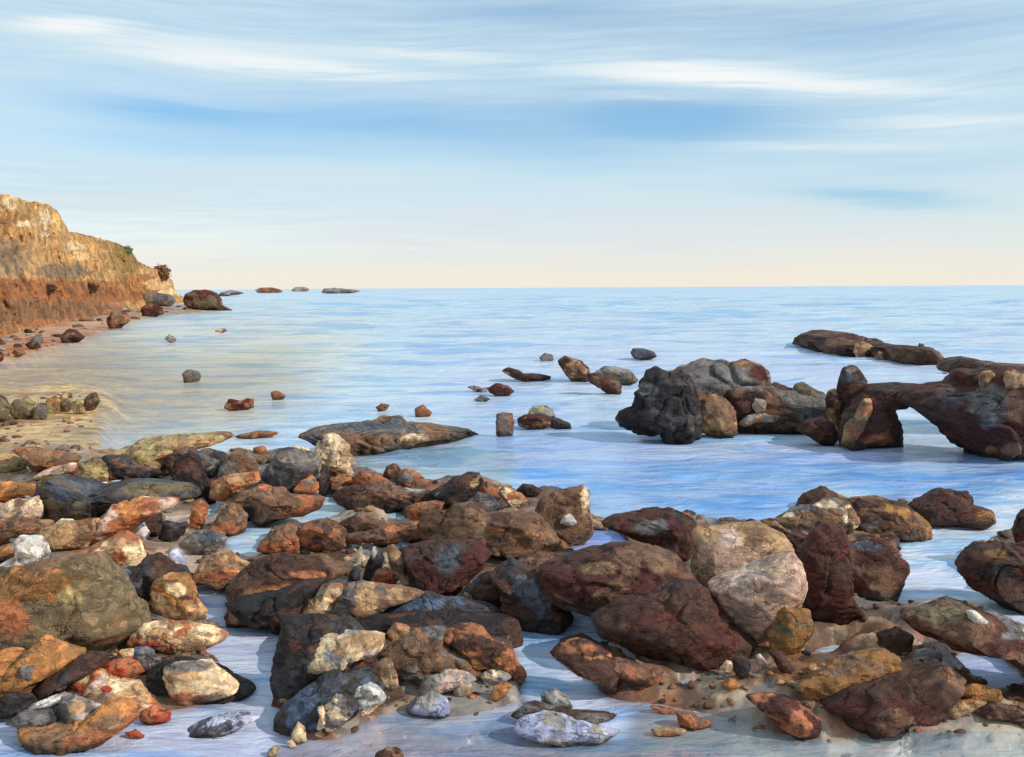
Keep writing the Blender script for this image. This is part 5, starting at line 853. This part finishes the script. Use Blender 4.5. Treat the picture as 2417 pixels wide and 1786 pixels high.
many(3, [
    ('big olive and rust boulder filling the corner of the shore', 'boulder', [(-260, 300), (-100, 150), (100, 130), (300, 86), (560, 74), (645, 160), (745, 240), (795, 350), (896, 495), (825, 545), (705, 630), (655, 715), (480, 740), (200, 740), (0, 720), (-200, 720)], 'olive', (('tbrown', .3),), dict(level=6, D=.4, patches=((150, 250, 300, 130, 'ochre'), (60, 440, 150, 130, 'rust'), (420, 560, 260, 130, 'olive'), (470, 300, 90, 60, 'khaki'), (330, 130, 80, 24, 'orange')), rough=.05)),
    ('orange ochre boulder under the big olive boulder', 'boulder', [(-200, 760), (0, 695), (120, 716), (230, 606), (330, 646), (475, 700), (435, 795), (335, 838), (255, 908), (245, 968), (100, 972), (-100, 1000), (-200, 960)], 'orange', (('ochre', .4),)),
    ('small grey stone lodged in the orange ochre boulder', 'stone', [(130, 850), (140, 760), (215, 760), (222, 850), (180, 862)], 'grey', (('blueg', .2),), dict(stick=True)),
    ('dark purple brown slab between the ochre boulder and the red stones', 'slab', [(475, 735), (560, 698), (655, 710), (655, 775), (560, 826), (430, 886), (350, 948), (270, 996), (230, 965), (256, 890), (345, 825), (425, 795)], 'dbrown', (('char', .4),)),
    ('black wedge rock behind the big olive boulder', 'rock', [(595, 88), (700, 108), (850, 128), (894, 140), (890, 300), (876, 420), (850, 470), (785, 340), (730, 235), (640, 165)], 'black', (('slate', .3),), dict(D=.15, at=520)),
    ('dark brown boulder beside the black wedge rock', 'boulder', [(885, 140), (960, 56), (1040, 46), (1090, 68), (1130, 108), (1200, 118), (1244, 180), (1264, 270), (1200, 325), (1030, 310), (960, 310), (882, 285)], 'dbrown', (('char', .4),)),
    ('ochre boulder with a white spot beside the stream', 'boulder', [(1020, 220), (1100, 176), (1200, 186), (1254, 250), (1268, 305), (1325, 362), (1355, 372), (1295, 438), (1200, 478), (1060, 448), (985, 385), (1005, 320)], 'ochre', (('tan', .35),), dict(patches=((1165, 255, 70, 50, 'cream'), (1240, 310, 70, 18, 'dbrown')))),
    ('grey flat stone under the ochre boulder by the stream', 'stone', [(945, 395), (1060, 425), (1250, 455), (1325, 468), (1275, 508), (1100, 490), (960, 460)], 'grey', (('slate', .4),)),
    ('peach flat stone with a red edge beside the lilac pool', 'stone', [(875, 600), (918, 508), (1020, 486), (1180, 476), (1350, 506), (1466, 560), (1425, 606), (1310, 648), (1200, 668), (1050, 640), (900, 640)], 'tan', (('cream', .3), ('rust', .3)), dict(patches=((1000, 620, 110, 24, 'red'),))),
    ('small peach pebble above the rust red stone', 'pebble', [(776, 692), (800, 652), (872, 652), (884, 692), (830, 714)], 'cream', (('orange', .3),)),
    ('rust red flat stone at the edge of the lilac pool', 'stone', [(645, 795), (720, 738), (820, 718), (884, 738), (946, 792), (860, 828), (720, 840)], 'rust', (('red', .35),)),
    ('dark grey stone right of the rust red flat stone', 'stone', [(882, 745), (890, 698), (1000, 676), (1054, 718), (1036, 805), (940, 818)], 'char', (('grey', .4),)),
    ('blue grey wet stone behind the dark grey stone', 'stone', [(870, 690), (890, 645), (960, 635), (1010, 670), (990, 705), (920, 712)], 'blueg', (('grey', .3),)),
    ('black flat rock ringing the cream oval boulder', 'rock', [(965, 950), (1008, 830), (1048, 758), (1130, 706), (1250, 716), (1400, 776), (1545, 868), (1640, 910), (1565, 966), (1400, 1018), (1200, 1050), (1100, 1055)], 'black', (('char', .35),), dict(back=.12)),
    ('cream oval boulder ringed by black rock in the lilac pool', 'boulder', [(1098, 905), (1108, 770), (1180, 728), (1320, 738), (1460, 798), (1555, 870), (1543, 915), (1400, 960), (1250, 1000), (1128, 980)], 'cream', (('tan', .3),), dict(patches=((1250, 760, 160, 36, 'grey'), (1200, 970, 160, 30, 'rust'), (1340, 900, 160, 44, 'cream')), rough=.045)),
    ('pink and cream mottled flat rock with red spots', 'rock', [(425, 940), (530, 858), (640, 808), (720, 868), (880, 888), (965, 960), (1090, 1045), (940, 1056), (840, 1056), (700, 1040), (560, 980)], 'tan', (('cream', .3), ('pink', .2), ('rust', .2)), dict(patches=((530, 915, 40, 30, 'red'), (700, 910, 40, 22, 'red')))),
    ('orange brown flat rock at the near edge of the shore', 'rock', [(145, 1230), (170, 1176), (370, 1160), (560, 1120), (640, 1038), (750, 1016), (856, 1050), (838, 1136), (765, 1200), (640, 1262), (500, 1304), (300, 1326), (190, 1326)], 'orange', (('tbrown', .4), ('rust', .25))),
    ('grey oval stone with a dark rim on the orange flat rock', 'stone', [(370, 1075), (408, 988), (500, 966), (605, 1028), (706, 1110), (726, 1172), (600, 1188), (480, 1158), (398, 1115)], 'grey', (('lgrey', .3),), dict(patches=((400, 1080, 60, 90, 'char'), (560, 1160, 130, 30, 'slate'), (510, 1030, 60, 44, 'tan')))),
    ('dark grey stone left of the grey oval one', 'stone', [(85, 1120), (150, 1066), (300, 1056), (374, 1100), (364, 1176), (230, 1198), (130, 1180)], 'char', (('grey', .4),)),
    ('white grey stone between the dark one and the orange ochre boulder', 'stone', [(215, 1020), (300, 985), (400, 948), (455, 960), (385, 1010), (372, 1064), (280, 1084), (220, 1060)], 'lgrey', (('white', .3),)),
    ('black rock at the picture edge under the orange ochre boulder', 'rock', [(-120, 1060), (-40, 995), (60, 956), (180, 946), (224, 1000), (214, 1064), (100, 1086), (0, 1080)], 'black', (('char', .4),)),
    ('brick red stone in the pool in front of the mottled flat rock', 'stone', [(930, 1065), (1010, 1028), (1114, 1058), (1114, 1115), (1010, 1146), (936, 1115)], 'red', (('rust', .5),)),
    ('tiny brick red pebble in the near pool', 'pebble', [(836, 1202), (890, 1183), (950, 1226), (880, 1238)], 'red', (('rust', .4),)),
    ('long dark slab with an orange edge above the black rock', 'slab', [(1485, 260), (1640, 105), (1800, 45), (2000, 52), (2240, 108), (2236, 170), (2100, 208), (1900, 262), (1750, 320), (1620, 348), (1515, 330)], 'dbrown', (('brown', .3),), dict(patches=((2050, 160, 170, 34, 'rust'), (1800, 265, 160, 44, 'orange'), (1620, 315, 100, 26, 'tan')))),
    ('small tan and dark stone at the head of the lilac pool', 'stone', [(1495, 430), (1528, 366), (1620, 366), (1698, 420), (1655, 466), (1560, 508), (1508, 486)], 'brown', (('dbrown', .3),), dict(patches=((1545, 430, 40, 60, 'tan'),))),
    ('black rock behind the head of the lilac pool', 'rock', [(1495, 370), (1600, 330), (1800, 290), (2000, 225), (2110, 205), (2000, 390), (2060, 480), (1900, 500), (1850, 560), (1790, 490), (1680, 480), (1560, 420)], 'black', (('dbrown', .3),), dict(D=.2)),  # black rock shape stands in for a dark gap
    ('slate and lilac wet stone in the near pool', 'stone', [(1190, 1225), (1280, 1170), (1400, 1120), (1560, 1080), (1690, 1110), (1600, 1150), (1480, 1190), (1330, 1215)], 'lilac', (('slate', .4),), dict(D=.1)),
])

# ------------------------------------------------------------------ loose shingle between the rocks
g = np.random.default_rng(11); uu = g.uniform(-150, 2560, 16000); vv = g.uniform(905, 1800, 16000)
lm_ = raster_at(land, uu, vv); keep = (lm_ > 0.75) & ((vv > 1075) | (uu < 240)) & ((uu < 1300) | (vv < 1480) | (g.random(len(uu)) < .12)); uu, vv = uu[keep][:2300], vv[keep][:2300]
ul = g.uniform(-60, 460, 1500); vl = g.uniform(722, 860, 1500); kl = raster_at(land, ul, vl) > .55; uu, vv = np.r_[uu, ul[kl][:110]], np.r_[vv, vl[kl][:110]]
uw = g.uniform(560, 2500, 700); vw = g.uniform(1610, 1800, 700); uu, vv = np.r_[uu, uw], np.r_[vv, vw]
nb, fb = ico(2); VV, FF, CC, off = [], [], [], 0
names = ['tan', 'grey', 'brown', 'tbrown', 'rust', 'lgrey', 'dbrown', 'tan', 'tbrown', 'char', 'brown', 'dbrown', 'brown', 'tbrown']
for u_, v_ in zip(uu, vv):
    p = ground(u_, v_); s = p.y * (.0012 + .0045 * g.random() ** 2.5); p.z = ground_z(p.x, p.y)
    sc3 = s * g.uniform(.6, 1.4, 3) * np.array([1.3, 1.2, .7]); a = g.uniform(0, 6.28)
    b = nb.copy()
    for _ in range(6): m = g.normal(size=3); m /= np.linalg.norm(m); b -= np.maximum(b @ m - g.uniform(.45, .8), 0)[:, None] * m
    b = b * (1 + .25 * pnoise(nb * 1.3 + g.uniform(-40, 40, 3)))[:, None] * sc3
    VV.append(np.c_[b[:, 0] * math.cos(a) - b[:, 1] * math.sin(a), b[:, 0] * math.sin(a) + b[:, 1] * math.cos(a), b[:, 2]] + np.array([p.x, p.y, p.z + sc3[2] * .3]))
    FF.append(fb + off); off += len(nb); CC.append(np.tile(np.array(lin(PAL[names[g.integers(len(names))]])) * g.uniform(.75, 1.15), (len(nb), 1)))
o = link_mesh('shingle', np.concatenate(VV), np.concatenate(FF), M_DRY, np.concatenate(CC)); o['grain'] = 9.0; tag(o, kind='stuff')
